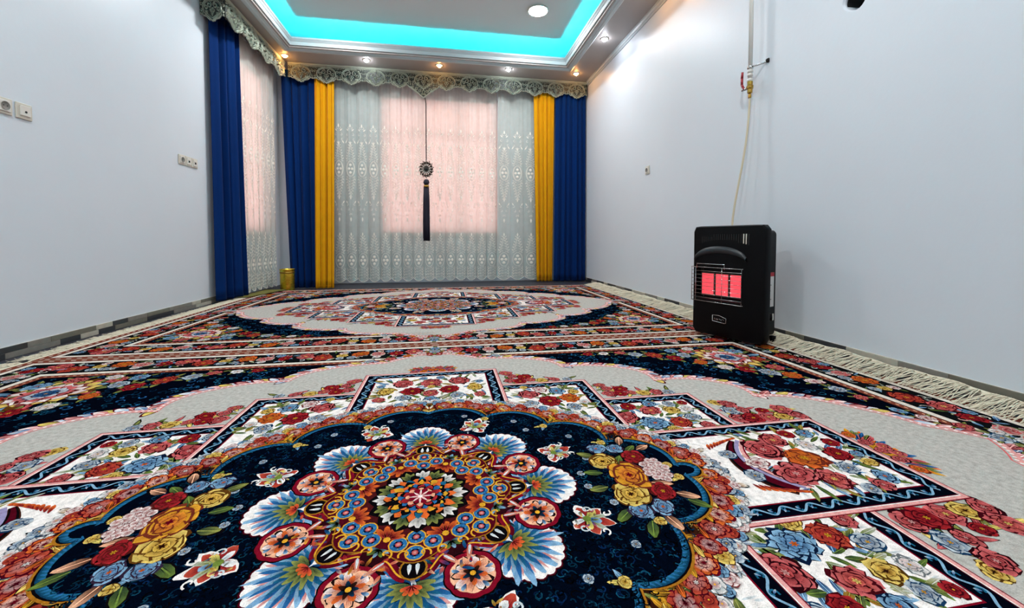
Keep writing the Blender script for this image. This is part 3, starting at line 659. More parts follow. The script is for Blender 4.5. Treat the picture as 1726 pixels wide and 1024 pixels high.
for (d, step, r, pals) in ((.094, .034, .017, (BLU2, WHT, PNK, BLU, WHT)), (.074, .042, .020, (WHT, ROSE, BLU2, YEL, BLU))):
    for i, (p, t) in enumerate(along(ringpts(80, d), step)): med.flower(tuple(p), r * RQ.uniform(.85, 1.15), 6, pals[i % len(pals)], lvl=LZ + 62 + (i % 3) * 7 + (22 if d < .09 else 0))
for i, (p, t) in enumerate(along(ringpts(80, .046), .058)):
    med.flower(tuple(p), .031 * RQ.uniform(.9, 1.15), 9, (('crimson', 'orange', 'white', 'crimson'), ('maroon', 'brick', 'pink', 'white'), ('crimson', 'brick', 'mist', 'maroon'))[i % 3], rings=2, edge='maroon', lvl=LZ + 108 + (i % 2) * 11)
for i, (p, t) in enumerate(along(ringpts(80, .018), .03)):
    med.leaf(tuple(p), math.atan2(t[1], t[0]) + (.8 if i % 2 else -.8), .034, .015, (('brown', 'gold'), ('ochre', 'yellow'), ('brown', 'orange'))[i % 3], lvl=LZ + 131 + (i % 2) * 3)
L2 = LZ + 139
medg.fan(full + np.sign(full) * [.008, .008], (0, 0), C['ochre'], C['ochre'] * 1.2, L2)
medg.fan(full + np.sign(full) * [.004, .004], (0, 0), C['ink'], C['ink'], L2 + 1)
medg.fan(full, (0, 0), C['navy2'], C['navy2'], L2 + 2)
rope = OUT * [.99, .985]
med.ribbon(OUT + [-.004, -.004], .014, C['teal'], L2 + 3, C['teal2'])
for p, t in along(OUT, .011): med.petal((p[0] - .010 * np.sign(p[0] + 1e-9), p[1] - .010), math.atan2(t[1], t[0]) + .9, .016, .0055, C['blue'], C['teal2'], L2 + 4, 'leaf', 6)
GRID[:] = np.maximum(GRID, 0); GRID[0:110, 0:84] = L2 + 5
for i in range(1, 5):
    c = MC[i]; med.leaf((c[0] * .965, c[1] * .965), math.atan2(c[1], c[0]) + PI - .5, .035, .014, ('olive', 'yellow')); med.leaf((c[0] * .965, c[1] * .965), math.atan2(c[1], c[0]) + PI + .5, .035, .014, ('teal', 'sky')); med.flower((c[0] * .96, c[1] * .96), .014, 5, YEL)
def in_med(x, y): return (x / .74) ** 2 + (y / .50) ** 2 < .86
for k in range(2600):
    x, y = RQ.uniform(.0, .74), RQ.uniform(.0, .5)
    if not in_med(x, y) or (x / .36) ** 2 + (y / .33) ** 2 < .8: continue
    r = RQ.uniform(.006, .014); med.curl((x, y), r, RQ.random() * 6, C[RQ.choice(('teal', 'navy', 'teal', 'dblue', 'ink', 'teal2'))] * RQ.uniform(.2, .6), .0028, L2 + 5 + RQ.randint(0, 2), turn=RQ.uniform(.6, 1.5), sgn=RQ.choice((-1, 1)), n=6)
GRID[0:110, 0:84] = L2 + 8
for c in ((.13, .44), (.30, .37), (.33, .30), (.46, .235), (.43, .03), (.47, .10)): med.flower(c, .011, 5, BLU2)
# bouquet in the long lobes
bq = Pat()
for (x, y, a) in ((.50, .10, 2.6), (.60, .11, .7), (.64, -.09, -.5), (.50, -.13, -2.5), (.57, -.16, -1.3), (.55, .15, 1.6), (.49, .02, 2.9), (.62, .04, .5), (.60, -.04, -.3), (.545, .05, 1.), (.64, .12, .4), (.655, -.12, -.7), (.48, -.04, 3.3), (.60, .155, 1.2), (.53, -.175, -2.)):
    bq.leaf((x, y), a, .055, .028, (('dgreen', 'olive'), ('dgreen', 'green'), ('brown', 'peach'))[RQ.randint(0, 2)])
for c, r, pal, n in (((.519, .145), .030, BLU, 6), ((.575, .138), .028, BLU, 6), ((.521, -.140), .030, BLU, 6), ((.580, -.135), .030, BLU, 6), ((.612, .085), .034, RED, 7), ((.612, -.08), .036, RED, 7), ((.512, .075), .046, YEL, 6), ((.525, -.078), .050, YEL, 6), ((.558, .0), .062, ('brick', 'gold', 'orange', 'crimson'), 7)):
    bq.flower(c, r, n, pal, kind='heart', rings=3, edge='brown')
for k in range(26):
    a = k * 2.4; r = .009 * math.sqrt(k); bq.flower((.645 + r * math.cos(a) * .75, .012 + r * math.sin(a) * 1.15), .0115, 5, ('pink', 'white', 'white', 'crimson'), edge='maroon', rings=1)

# the star in the middle: built whole, eightfold
star = Pat(); SX = 1.10
def pol(r, a, sx=SX): return (r * math.cos(a) * sx, r * math.sin(a))
S0 = L2 + 12
t = np.linspace(0, 2 * PI, 97)[:-1]; rr = .268 + .03 * np.abs(np.cos(4 * t))
star.fan(np.c_[rr * np.cos(t) * SX, rr * np.sin(t)], (0, 0), C['maroon'], C['ink'], S0)
for k in range(8):
    a = PI / 8 + PI / 4 * k; c = pol(.378, a); zz = S0 + 1
    for w, col, q in ((.062, 'white', 0), (.056, 'crimson', 1)):
        for (da, l) in ((0, 1.), (.95, .8), (-.95, .8), (2.2, .75), (-2.2, .75)): star.petal(c, a + da, w * l * 1.1, w * .62, C[col], C[col] if q == 0 else C['brick'], zz + q, 'leaf', 12)
    for (da, pal) in ((0, ('dblue', 'sky')), (1.2, ('olive', 'yellow')), (-1.2, ('olive', 'yellow')), (2.5, ('mist', 'white')), (-2.5, ('mist', 'white'))): star.petal(c, a + da, .036, .022, C[pal[0]], C[pal[1]], zz + 2, 'round', 10)
    star.disc(c, .010, C['green'], zz + 3, 8)
    for i in range(10): star.petal((c[0] + RQ.uniform(-.028, .028), c[1] + RQ.uniform(-.028, .028)), RQ.random() * 6.3, RQ.uniform(.012, .022), .007, C[RQ.choice(('dgreen', 'maroon', 'dblue', 'ochre'))], C[RQ.choice(('olive', 'yellow', 'mist', 'rose', 'white'))], zz + 2.5 + .03 * i, 'leaf', 8)
    for sg in (-1, 1):
        star.petal(c, a + sg * .5, .060, .016, C['olive'], C['mist'], zz + 1.6, 'leaf', 10); star.curl((c[0] + .052 * math.cos(a + sg * .62), c[1] + .052 * math.sin(a + sg * .62)), .012, a + sg, C['white'], .004, zz + 2.2, sgn=-sg)
    for sg in (-1, 1): star.curl((c[0] + .03 * math.cos(a + sg * 1.7), c[1] + .03 * math.sin(a + sg * 1.7)), .013, a, C['mist'], .004, zz + 3, sgn=sg)
for k in range(8):                 # white, blue and green fan palmettes
    a = PI / 4 * k; c = pol(.262, a); z0 = S0 + 6; cx, cy = c
    t = np.linspace(0, 2 * PI, 85)[:-1]; c1 = pol(.292, a); q = 1 + .07 * np.abs(np.sin(10.5 * t))
    for r_, col, j in ((.083, 'ink', -2), (.080, 'maroon', -1.5), (.077, 'white', -1)): star.fan(np.c_[c1[0] + r_ * q * np.cos(t), c1[1] + r_ * q * np.sin(t)], c1, C[col], C[col], z0 + 2 + j)
    for i in range(0):
        b = a + (i - 8) * .30; l = .092 - .016 * abs(i - 8) / 8
        star.petal(c, b, l * 1.05, .040, C['ink'], C['maroon'], z0, 'frill', 12); star.petal(c, b, l, .037, C['white'], C['white'], z0 + 1, 'frill', 12)
    for i in range(17):
        b = a + (i - 8) * .285; k_ = (1 - .34 * (abs(i - 8) / 8) ** 1.5) * RQ.uniform(.92, 1.04)
        star.petal(c, b, .114 * k_, .023, C['blue'], C['sky'], z0 + 2 + i % 2, 'leaf', 10); star.petal(c, b + .135, .100 * k_, .014, C['crimson'], C['pink'], z0 + 3.5, 'leaf', 8)
        star.petal(c, b + .07, .098 * k_, .016, C['dblue'], C['blue'], z0 + 4, 'leaf', 8); star.petal(c, b - .07, .086 * k_, .016, C['navy2'], C['sky'], z0 + 4.5, 'leaf', 8); star.petal(c, b, .072 * k_, .014, C['dblue'], C['teal2'], z0 + 5, 'leaf', 8)
    for i in range(9):
        b = a + (i - 4) * .42; star.petal(c, b, .056 - .012 * abs(i - 4) / 4, .016, C['dgreen'], C['olive'] * 1.2, z0 + 6 + i % 2, 'leaf', 10)
    for i in range(5): star.petal(c, a + (i - 2) * .6, .024, .013, C['red'], C['orange'], z0 + 8, 'round', 8)
z0 = S0 + 16
for k in range(8):                 # crimson ringed rosettes between them
    a = PI / 8 + PI / 4 * k; c = pol(.272, a)
    t = np.linspace(0, 2 * PI, 41)[:-1]; q = 1 + .05 * np.abs(np.sin(5 * t))
    for r, col, j in ((.056, 'ink', 0), (.053, 'crimson', 1), (.043, 'peach', 2)): star.fan(np.c_[c[0] + r * q * np.cos(t), c[1] + r * q * np.sin(t)], c, C[col], C[col], z0 + j)
    for i in range(10):
        b = 2 * PI * i / 10 + a; star.petal(c, b, .043, .024, C['brown'], C['ink'], z0 + 3 + (i % 2) * .5); star.petal(c, b, .041, .021, C['brick'], C['peach'] if i % 2 else C['white'], z0 + 3.2 + (i % 2) * .5)
        star.petal(c, b + .31, .031, .017, C['crimson'], C['orange'] if i % 2 else C['peach'], z0 + 4.4 + (i % 2) * .3)
        if i % 2 == 0: star.petal((c[0] + .026 * math.cos(b + .3), c[1] + .026 * math.sin(b + .3)), b + .3, .017, .011, C['dblue'], C['sky'], z0 + 5.2)
    for i in range(7): star.petal(c, 2 * PI * i / 7, .022, .012, C['ink'], C['brown'] if i % 2 else C['teal'], z0 + 6, 'leaf', 8)
    star.disc(c, .006, C['gold'], z0 + 7, 8)
z0 = S0 + 25
for k in range(8):                 # black and white drops in gold collars at the foot of each palmette
    a = PI / 4 * k; c = pol(.222, a)
    for sg in (-1, 1):
        p = [pol(.222 + .02 * math.cos(u), a + sg * (.05 + .22 * (u / PI))) for u in np.linspace(0, PI, 12)]
        star.ribbon(np.array(p), .022, C['crimson'], z0, C['maroon']); star.ribbon(np.array(p), .0035, C['gold'], z0 + 1)
        d = pol(.205, a + sg * .26); star.petal(d, a + sg * .9, .045, .018, C['red'], C['peach'], z0 + 2, 'drop', 10); star.petal(d, a + sg * .9, .03, .008, C['mist'], C['white'], z0 + 3, 'drop', 8)
    star.disc(c, .028, C['gold'], z0 + 3, 14, C['ochre']); star.disc(c, .024, C['ink'], z0 + 4, 14)
    for i in range(26):
        q = pol(RQ.uniform(.196, .25), a + RQ.uniform(-.39, .39)); star.petal(q, RQ.random() * 6.3, RQ.uniform(.016, .03), .009, C[RQ.choice(('crimson', 'ink', 'maroon', 'dblue', 'brick'))], C[RQ.choice(('brick', 'mist', 'gold', 'teal2', 'peach', 'red'))], z0 + .5 + .02 * i, 'leaf', 8)
    for sg in (-1, 1): star.petal((c[0] - .012 * math.cos(a) + sg * .008 * -math.sin(a), c[1] - .012 * math.sin(a) + sg * .008 * math.cos(a)), a, .026, .011, C['mist'], C['white'], z0 + 5, 'drop', 8)
t = np.linspace(0, 2 * PI, 97)[:-1]; rr = .196 + .014 * np.cos(8 * t)
z0 = S0 + 32
star.fan(np.c_[rr * np.cos(t) * SX, rr * np.sin(t)], (0, 0), C['ink'], C['ochre'], z0); rr = rr - .003
star.fan(np.c_[rr * np.cos(t) * SX, rr * np.sin(t)], (0, 0), C['brown'], C['maroon'], z0 + 1)
for k in range(16):
    a = PI / 8 * k; c = pol(.148 if k % 2 else .158, a)
    if k % 2 == 0:                 # triple blue blossoms outlined in gold
        for (dr, da) in ((.024, 0), (0, .21), (0, -.21), (-.020, 0)):
            q = pol(.158 + dr, a + da); star.disc(q, .0215, C['gold'], z0 + 2, 12); star.disc(q, .0185, C['teal2'], z0 + 3, 12, C['blue']); star.disc(q, .011, C['dblue'], z0 + 4, 10); star.disc(q, .007, C['pink'], z0 + 5, 8, C['red'])
            for i in range(5): star.petal(q, a + 2 * PI * i / 5, .017, .006, C['sky'], C['teal2'], z0 + 4, 'leaf', 6)
    else:
        for i in range(5): star.petal(c, a + PI + (i - 2) * .5, .042, .018, C['crimson'], C['orange'], z0 + 6, 'round', 10)
        for i in range(5): star.petal(pol(.175, a), a + (i - 2) * .7, .026, .012, C['dgreen'], C['green'] if i % 2 else C['sky'], z0 + 6, 'leaf', 8)
        star.disc(c, .008, C['gold'], z0 + 7, 8)
    for sg in (-1, 1): star.curl(pol(.185, a + sg * .1), .014, a + sg, C['gold'], .004, z0 + 7, sgn=sg)
z0 = S0 + 42
t = np.linspace(0, 2 * PI, 65)[:-1]; rr = .118 + .008 * np.cos(16 * t)
star.fan(np.c_[rr * np.cos(t), rr * np.sin(t)], (0, 0), C['ink'], C['ink'], z0)
for k in range(16):
    a = 2 * PI * k / 16; c = pol(.076, a, 1.)
    for da in (-.55, .55, 0): star.petal(c, a + da, .040 if da == 0 else .034, .018, C['dgreen'] if k % 2 else C['grey2'], C['olive'] if k % 2 else C['white'], z0 + (2 if da == 0 else 1), 'leaf', 10)
for (n, r, w, cb, ct, q) in ((14, .087, .034, 'brick', 'orange', 4), (14, .080, .028, 'dblue', 'teal2', 5), (12, .070, .032, 'ochre', 'gold', 6), (12, .062, .028, 'red', 'orange', 7), (10, .054, .030, 'dblue', 'blue', 8), (10, .048, .027, 'maroon', 'red', 9), (8, .036, .024, 'brick', 'peach', 10), (8, .030, .020, 'crimson', 'crimson', 11)):
    for i in range(n):
        a = 2 * PI * (i + .5 * (q % 2)) / n
        star.petal((0, 0), a, r * 1.05, w * 1.12, C['ink'], C['ink'], z0 + q * 2, 'round', 10); star.petal((0, 0), a, r, w, C[cb], C[ct], z0 + q * 2 + 1, 'round', 10)
for i in range(8): star.petal((0, 0), PI / 4 * i, .026, .006, C['pink'], C['white'], z0 + 24, 'leaf', 8)
star.disc((0, 0), .006, C['white'], z0 + 25, 8)

def mirror2(p, ax): return join([p.bake(1, 1), p.bake(-1, 1) if ax == 'x' else p.bake(1, -1)])
RUG_MESH = dict(ground=pmesh('field_ground', ground.bake()), border=pmesh('border_band', quad(border)), field=pmesh('spandrel_scrolls', quad(field)), spray=pmesh('flower_sprays', quad(spray)),
    med=pmesh('medallion', join([medg.bake(), quad(med), bq.bake(1, 1), bq.bake(-1, 1), star.bake()])))
PARTS = []
for p, sy in ((cA, [(1, 1), (1, -1)]), (cD, [(1, 1), (-1, 1)]), (cB, [(1, 1), (-1, 1), (1, -1), (-1, -1)]), (cC, [(1, 1), (-1, 1), (1, -1), (-1, -1)])):
    for k, (fx, fy) in enumerate(sy): PARTS.append(('cartouche', pmesh('cartouche', p.bake(fx, fy, k * 6e-6))))
for k, (fx, fy) in enumerate([(1, 1), (-1, 1), (1, -1), (-1, -1)]): PARTS.append(('corner_spray', pmesh('corner_spray', corner.bake(fx, fy, k * 6e-6))))

# ---------------- fringe
def tassel_mesh(kind, seed):
    rr = random.Random(seed); b = MB(); n = 7
    for k in range(n):
        y = (k / (n - 1) - .5) * .017
        if kind == 'fold':         # raised header by the skirting, yarn falling back on to the pile
            e = rr.uniform(-.030, .012); sw = rr.uniform(-.026, .026); dz = rr.uniform(0, .010)
            P = [(.112, y * .5, .030), (.098, y * .7, .036 + dz * .4), (.070 + e * .2, y + sw * .15, .028 + dz), (.036 + e * .5, y + sw * .5, .018 + dz), (.004 + e, y + sw * .9, .010 + dz), (-.026 + e, y + sw * 1.2, .0055 + dz * .3), (-.040 + e * 1.3, y + sw * 1.35, .0045)]
        else:                      # lying outwards on the floor in loose waves
            e = rr.uniform(-.02, .03); ph = rr.uniform(0, 6); am = rr.uniform(.004, .010)
            P = [(.0 + .02 * j + e * j / 5, y + am * math.sin(ph + j * 1.4) * j / 3 + rr.uniform(-.002, .002), -.003 - .0012 * j + .010 * abs(math.sin(ph + j * 1.1)) * (j > 0)) for j in range(6)]
        b.tube(P, .0017, 4, True, .0013)
    b.tube([(P0, -.010, z0_) for P0, z0_ in (((.112, .030) if kind == 'fold' else (.004, -.003)),)] + [((.112 if kind == 'fold' else .004), .010, (.030 if kind == 'fold' else -.003))], .0032, 5)
    return b.mesh('tassel', M_fringe, True)
TAS = {k: [tassel_mesh(k, 40 + i) for i in range(7)] for k in ('fold', 'flat')}

def build_rug(cx, cy, label):
    e = tag(empty('rug', (cx, cy, -.0012)), label, 'rug', 'patterned rugs on the floor')
    MB().box(-HX, HX, -HY, HY, FZ + .0014, 0).obj('backing', M_fringe, e)
    for k, nm in (('ground', 'field_ground'), ('border', 'border_band'), ('field', 'spandrel_scrolls'), ('spray', 'flower_spray'), ('med', 'medallion')): link(nm, RUG_MESH[k], e)
    for nm, me in PARTS: link(nm, me, e)
    rr = random.Random(int(cy * 100))
    # headers
    V = []; F = []; n = 60
    prof = [(.098, .022), (.108, .032), (.114, .036), (.119, .034), (.119, .026), (.110, .018), (.098, .022)]
    for i in range(n + 1):
        w = .004 * math.sin(i * .7) + .003 * math.sin(i * 1.9)
        V += [(HX + a, -HY + 2 * HY * i / n, z + w * (a / .11)) for a, z in prof]
    m = len(prof); F = [(i * m + k, i * m + k + 1, (i + 1) * m + k + 1, (i + 1) * m + k) for i in range(n) for k in range(m - 1)]
    link('fringe_header', mesh('fringe_header', V, F, M_fringe, True), e)
    MB().box(-HX - .012, -HX, -HY, HY, -.009, .0006, .001).obj('fringe_header', M_fringe, e)
    N = 138
    for i in range(N):
        y = -HY + .025 + (i + .5) * (2 * HY - .05) / N
        w = .004 * math.sin((i + .5) * 60 / N * .7) + .003 * math.sin((i + .5) * 60 / N * 1.9)
        link('tassel', rr.choice(TAS['fold']), e, (HX, y, w * .9), (0, 0, rr.uniform(-.12, .12)))
        link('tassel', rr.choice(TAS['flat']), e, (-HX - .010, y, 0), (0, 0, PI + rr.uniform(-.25, .25)))
    return e
build_rug(-.066, 1.002, 'large patterned rug with the big floral medallion nearest the viewer')
build_rug(-.077, 4.003, 'matching patterned rug at the far end below the lace curtain')

# ================================================================== lamps
RING = MB().lathe([(.112, 0), (.125, -.004), (.128, -.016), (.118, -.022), (.110, -.018)], 40, cap=False).mesh('trim_ring', M_white, True)
DIFF = MB().lathe([(0, -.017), (.080, -.017), (.111, -.015)], 40, cap=False).mesh('diffuser', M_lamp, True)
def downlight(x, y, label):
    e = tag(empty('ceiling_lamp', (x, y, HU)), label, 'lamp', 'round lamps in the raised ceiling')
    link('trim_ring', RING, e); link('diffuser', DIFF, e)
downlight(1.115, 4.78, 'bright round flush lamp in the raised ceiling centre')
for (x, y, t) in ((-1.33, 4.78, 'round flush lamp in the raised ceiling toward the left curtain'), (1.115, 1.35, 'round flush lamp overhead on the heater side'), (-1.33, 1.35, 'round flush lamp overhead on the side of the left wall'),
                  (1.115, -1.5, 'unseen round flush lamp added behind the viewer on the heater side'), (-1.33, -1.5, 'unseen round flush lamp added behind the viewer on the side of the left wall')): downlight(x, y, t)  # the pair behind the viewer is unseen, added to fill the room with light
SR = MB().lathe([(.030, .0), (.030, -.004), (.040, -.008), (.046, -.006), (.048, .0)], 24, cap=False).mesh('trim_ring', M_white, True)
SLw = MB().lathe([(0, -.030), (.016, -.026), (.026, -.014), (.030, -.001)], 20, cap=False).mesh('lens', M_spw, True); SLc = MB().lathe([(0, -.030), (.016, -.026), (.026, -.014), (.030, -.001)], 20, cap=False).mesh('lens', M_spc, True)
def spot(x, y, warm, label):
    e = tag(empty('recessed_spot', (x, y, H)), label, 'spotlight', 'small recessed spots in the ceiling rim'); link('trim_ring', SR, e); link('lens', SLw if warm else SLc, e)
spot(-2.10, 5.80, 1, 'small warm spot in the ceiling corner above the left pelmet')
spot(-1.055, 5.77, 0, 'small white spot lighting the left of the back pelmet')
spot(-.075, 5.77, 1, 'small warm spot above the centre point of the pelmet')
spot(.905, 5.74, 0, 'small dim white spot right of the pelmet centre')
spot(1.913, 5.72, 1, 'small warm spot in the right ceiling corner')
spot(1.927, 4.69, 0, 'small white spot in the ceiling rim along the right wall')
spot(1.927, 3.72, 1, 'small warm spot along the right wall, just above the frame')
spot(1.927, 2.7, 0, 'small white spot along the right wall above the gas pipe')
spot(-2.17, 3.3, 0, 'small white spot along the left wall above the double socket')

# ================================================================== curtains
def fold(s, nf, seed, t):
    a = 2 * PI * nf * s + .5 * math.sin(2 * PI * s * 1.7 + seed) + .35 * t * math.sin(seed * 2 + 5 * s)
    return (2 * abs(math.sin(a / 2)) ** .6 - 1) * .85 + .25 * math.sin(1.5 * a + seed) + .15 * math.sin(.5 * a + seed * 3), .35 * math.cos(a)
class Cloth:
    def __init__(s, top, bot, z1, z0, nf, amp, seed, side, pinch=.0, colphase=None):
        s.__dict__.update(locals()); s.s = None
    def base(c, s, t):
        (ax, ay), (bx, by) = c.top; (cx, cy), (dx, dy) = c.bot; tt = t ** 1.15
        return (ax + (bx - ax) * s) * (1 - tt) + (cx + (dx - cx) * s) * tt, (ay + (by - ay) * s) * (1 - tt) + (cy + (dy - cy) * s) * tt
    def pos(c, s, z):
        t = min(1, max(0, (c.z1 - z) / (c.z1 - c.z0))); x, y = c.base(s, t)
        x1, y1 = c.base(s + .01, t); x0, y0 = c.base(s - .01, t); tx, ty = x1 - x0, y1 - y0; L = math.hypot(tx, ty); tx /= L; ty /= L
        nx, ny = (ty * c.side, -tx * c.side)
        f, g = fold(s, c.nf, c.seed, t) if not c.pinch else ((abs(math.sin(PI * c.nf * s)) ** .55 * 2 - 1) * (.8 + .25 * math.sin(c.seed + 7 * s)) + .25 * math.sin(2 * PI * c.nf * s * 3.1 + c.seed) * (1 - t), 0.); A = c.amp * (.55 + .45 * t) * min(1, s * 12 + .3, (1 - s) * 12 + .3)
        return Vector((x + nx * f * A + tx * g * A * .5, y + ny * f * A + ty * g * A * .5, z)), Vector((nx, ny, 0))
    def grid(c, ns, nz, zb=None, thick=.0):
        V = []; F = []
        for i in range(ns + 1):
            s = i / ns; z0 = c.z0 if zb is None else zb(s)
            for j in range(nz + 1): V.append(c.pos(s, c.z1 + (z0 - c.z1) * j / nz)[0])
        F = [(i * (nz + 1) + j, i * (nz + 1) + j + 1, (i + 1) * (nz + 1) + j + 1, (i + 1) * (nz + 1) + j) for i in range(ns) for j in range(nz)]
        return V, F
def drape(name, label, cat, group, m, *a, ns=150, nz=26, **k):
    c = Cloth(*a, **k); V, F = c.grid(ns, nz)
    x, y = c.base(.5, 1); o = tag(empty(name, (x, y, 0)), label, cat, group); off = Vector((x, y, 0))
    f = link('drape', mesh('drape', [v - off for v in V], F, m, True), o)
    sm = f.modifiers.new('thickness', 'SOLIDIFY'); sm.thickness = .004; sm.offset = -1
    # sewn header tape under the pelmet and hem at the bottom
    hp = [c.pos(i / 60, c.z1 - .03)[0] - off + c.pos(i / 60, c.z1 - .03)[1] * .004 for i in range(61)]
    hb = [c.pos(i / 60, c.z0 + .025)[0] - off + c.pos(i / 60, c.z0 + .025)[1] * .003 for i in range(61)]
    b = MB(); V = []
    for p in hp: V += [p + Vector((0, 0, .025)), p - Vector((0, 0, .025))]
    b.add(V, [(2 * i, 2 * i + 1, 2 * i + 3, 2 * i + 2) for i in range(60)]).obj('header_tape', m, o, True)
    MB().tube(hb, .0025, 5).obj('hem_stitch', m, o, True)
    return o, c
PG = 'curtain panels under the pelmet'
drape('curtain', 'dark blue velvet curtain hanging at the left wall', 'curtain', PG, M_blue, ((-2.36, 4.56), (-2.30, 5.02)), ((-2.35, 4.55), (-2.28, 5.04)), 3.02, .012, 3.5, .042, 1.3, 1)
drape('curtain', 'dark blue velvet curtain in the far left corner beside the gold pot', 'curtain', PG, M_blue, ((-2.26, 6.09), (-1.83, 6.11)), ((-2.06, 5.76), (-1.715, 5.76)), 3.02, .004, 4., .042, 2.1, 1)
drape('curtain', 'mustard yellow curtain left of the lace curtain', 'curtain', PG, M_yel, ((-1.81, 6.06), (-1.55, 6.07)), ((-1.72, 5.65), (-1.48, 5.66)), 3.02, .004, 3.5, .042, 4.0, 1)
drape('curtain', 'mustard yellow curtain right of the lace curtain', 'curtain', PG, M_yel, ((1.345, 6.065), (1.675, 6.065)), ((1.395, 6.045), (1.645, 6.045)), 3.02, .004, 4.5, .032, .7, 1)
drape('curtain', 'dark blue velvet curtain against the right wall', 'curtain', PG, M_blue, ((1.695, 6.05), (2.18, 6.05)), ((1.665, 6.03), (2.18, 6.02)), 3.02, .004, 5.5, .036, 3.3, 1)

# lace curtains: voile with embroidered motifs standing on it
def emb_parts(big=True):
    """polylines / dots of one embroidered column: (kind, data) with x across (m), z height (m)"""
    E = []
    def ell(cx, cz, rx, rz, w, n=18): E.append(('line', [(cx + rx * math.cos(2 * PI * i / n), cz + rz * math.sin(2 * PI * i / n)) for i in range(n + 1)], w))
    def dot(cx, cz, r): E.append(('dot', (cx, cz), r))
    def crl(cx, cz, r, a, sg, w=.005): E.append(('line', [(cx + r * (1 - .75 * t) * math.cos(a + sg * 4.6 * t), cz + r * (1 - .75 * t) * 1.25 * math.sin(a + sg * 4.6 * t)) for t in np.linspace(0, 1, 9)], w))
    def lf(cx, cz, a, l): E.append(('leaf', (cx, cz), a, l))
    up = []; 
    # upper tier
    for sg in (-1, 1):
        crl(sg * .016, 2.26, .018, 1.5, -sg); crl(sg * .036, 2.17, .018, 1.5, -sg); crl(sg * .05, 2.10, .016, 1.2, sg); lf(sg * .02, 2.22, 1.57 - sg * .7, .05); lf(sg * .048, 2.09, -1.57 + sg * .5, .05)
    lf(0, 2.27, 1.57, .06)
    for q in range(7):
        z = 1.80 + q * .038; w = .052 * (1 - q / 7.5)
        for sg in (-1, 1): crl(sg * w, z, .015, PI / 2, sg); crl(sg * w * .4, z + .015, .011, 0, -sg, .004); lf(sg * w, z + .02, 1.57 - sg * .5, .026)
        z = 1.56 - q * .042; w = .055 * (1 - q / 7.5)
        for sg in (-1, 1): crl(sg * w, z, .016, -PI / 2, -sg); crl(sg * w * .4, z - .015, .011, 0, sg, .004); lf(sg * w, z - .02, -1.57 + sg * .5, .026)
    lf(0, 2.02, 1.57, .06); lf(0, 1.29, -1.57, .06)
    ell(0, 1.68, .056, .115, .007); ell(0, 1.68, .047, .100, .0035)
    for dx, dz in ((0, .055), (0, -.055), (.022, 0), (-.022, 0)): dot(dx, 1.68 + dz, .0185)
    for sg in (-1, 1):
        crl(sg * .05, 1.16, .017, 1.4, sg); crl(sg * .034, 1.09, .016, 1.4, sg); crl(sg * .016, 1.02, .014, 1.4, sg); lf(sg * .05, 1.18, 1.57 - sg * .4, .045)
    lf(0, .98, -1.57, .07)
    # lower tier
    for q in range(6):
        z = .46 + q * .042; w = .056 * (1 - q / 6.6)
        for sg in (-1, 1): crl(sg * w, z, .016, PI / 2, sg); crl(sg * w * .45, z + .012, .012, 0, -sg, .004); lf(sg * w, z + .02, 1.57 - sg * .6, .03)
    lf(0, .70, 1.57, .06)
    ell(0, .345, .060, .105, .005)
    for dx, dz in ((0, .05), (0, -.05), (.024, 0), (-.024, 0)): dot(dx, .345 + dz, .0200)
    for q in range(4):
        z = .215 - q * .042
        for sg in (-1, 1):
            crl(sg * .052, z, .018, PI / 2, -sg); crl(sg * .022, z + .006, .015, 0, sg, .004); lf(sg * .04, z, -1.57 + sg * .8, .026)
    E.append(('line', [(-.072, .128), (-.03, .130), (.03, .130), (.072, .128)], .004))
    return E
EMB = emb_parts()
def embroider(c, s0, width, parent, off, xs=1.):
    V = []; F = []
    def P(x, z, d=.005):
        p, n = c.pos(min(.995, max(.005, s0 + x * xs / width)), z); return p + n * d - off
    def quad_strip(pts, w):
        n0 = len(V); pts = [np.array(p) for p in pts]; m = len(pts)
        for i, p in enumerate(pts):
            t = pts[min(i + 1, m - 1)] - pts[max(i - 1, 0)]; L = math.hypot(*t) or 1; nn = np.array([-t[1], t[0]]) / L * w / 2
            V.extend([P(*(p + nn), .003), P(*p, .006), P(*(p - nn), .003)])
        for i in range(m - 1):
            a = n0 + 3 * i; F.extend([(a, a + 1, a + 4, a + 3), (a + 1, a + 2, a + 5, a + 4)])
    for e in EMB:
        if e[0] == 'line': quad_strip(e[1], e[2])
        elif e[0] == 'dot':
            n0 = len(V); n = 10; (cx, cz), r = e[1], e[2]; V.append(P(cx, cz, .010))
            for k in range(n): V.append(P(cx + r * math.cos(2 * PI * k / n), cz + r * 1.05 * math.sin(2 * PI * k / n), .003))
            F.extend([(n0, n0 + 1 + k, n0 + 1 + (k + 1) % n) for k in range(n)])
        else:
            (cx, cz), a, l = e[1], e[2], e[3]; n0 = len(V); ca, sa = math.cos(a), math.sin(a)
            for u, v in ((0, 0), (.35, .17), (.7, .12), (1, 0), (.7, -.12), (.35, -.17)): V.append(P(cx + l * (u * ca - v * sa), cz + l * (u * sa + v * ca), .004))
            F.append(tuple(range(n0, n0 + 6)))
    o = link('embroidered_column', mesh('embroidered_column', V, F, M_emb, True), parent); o['kind'] = 'stuff'; return o
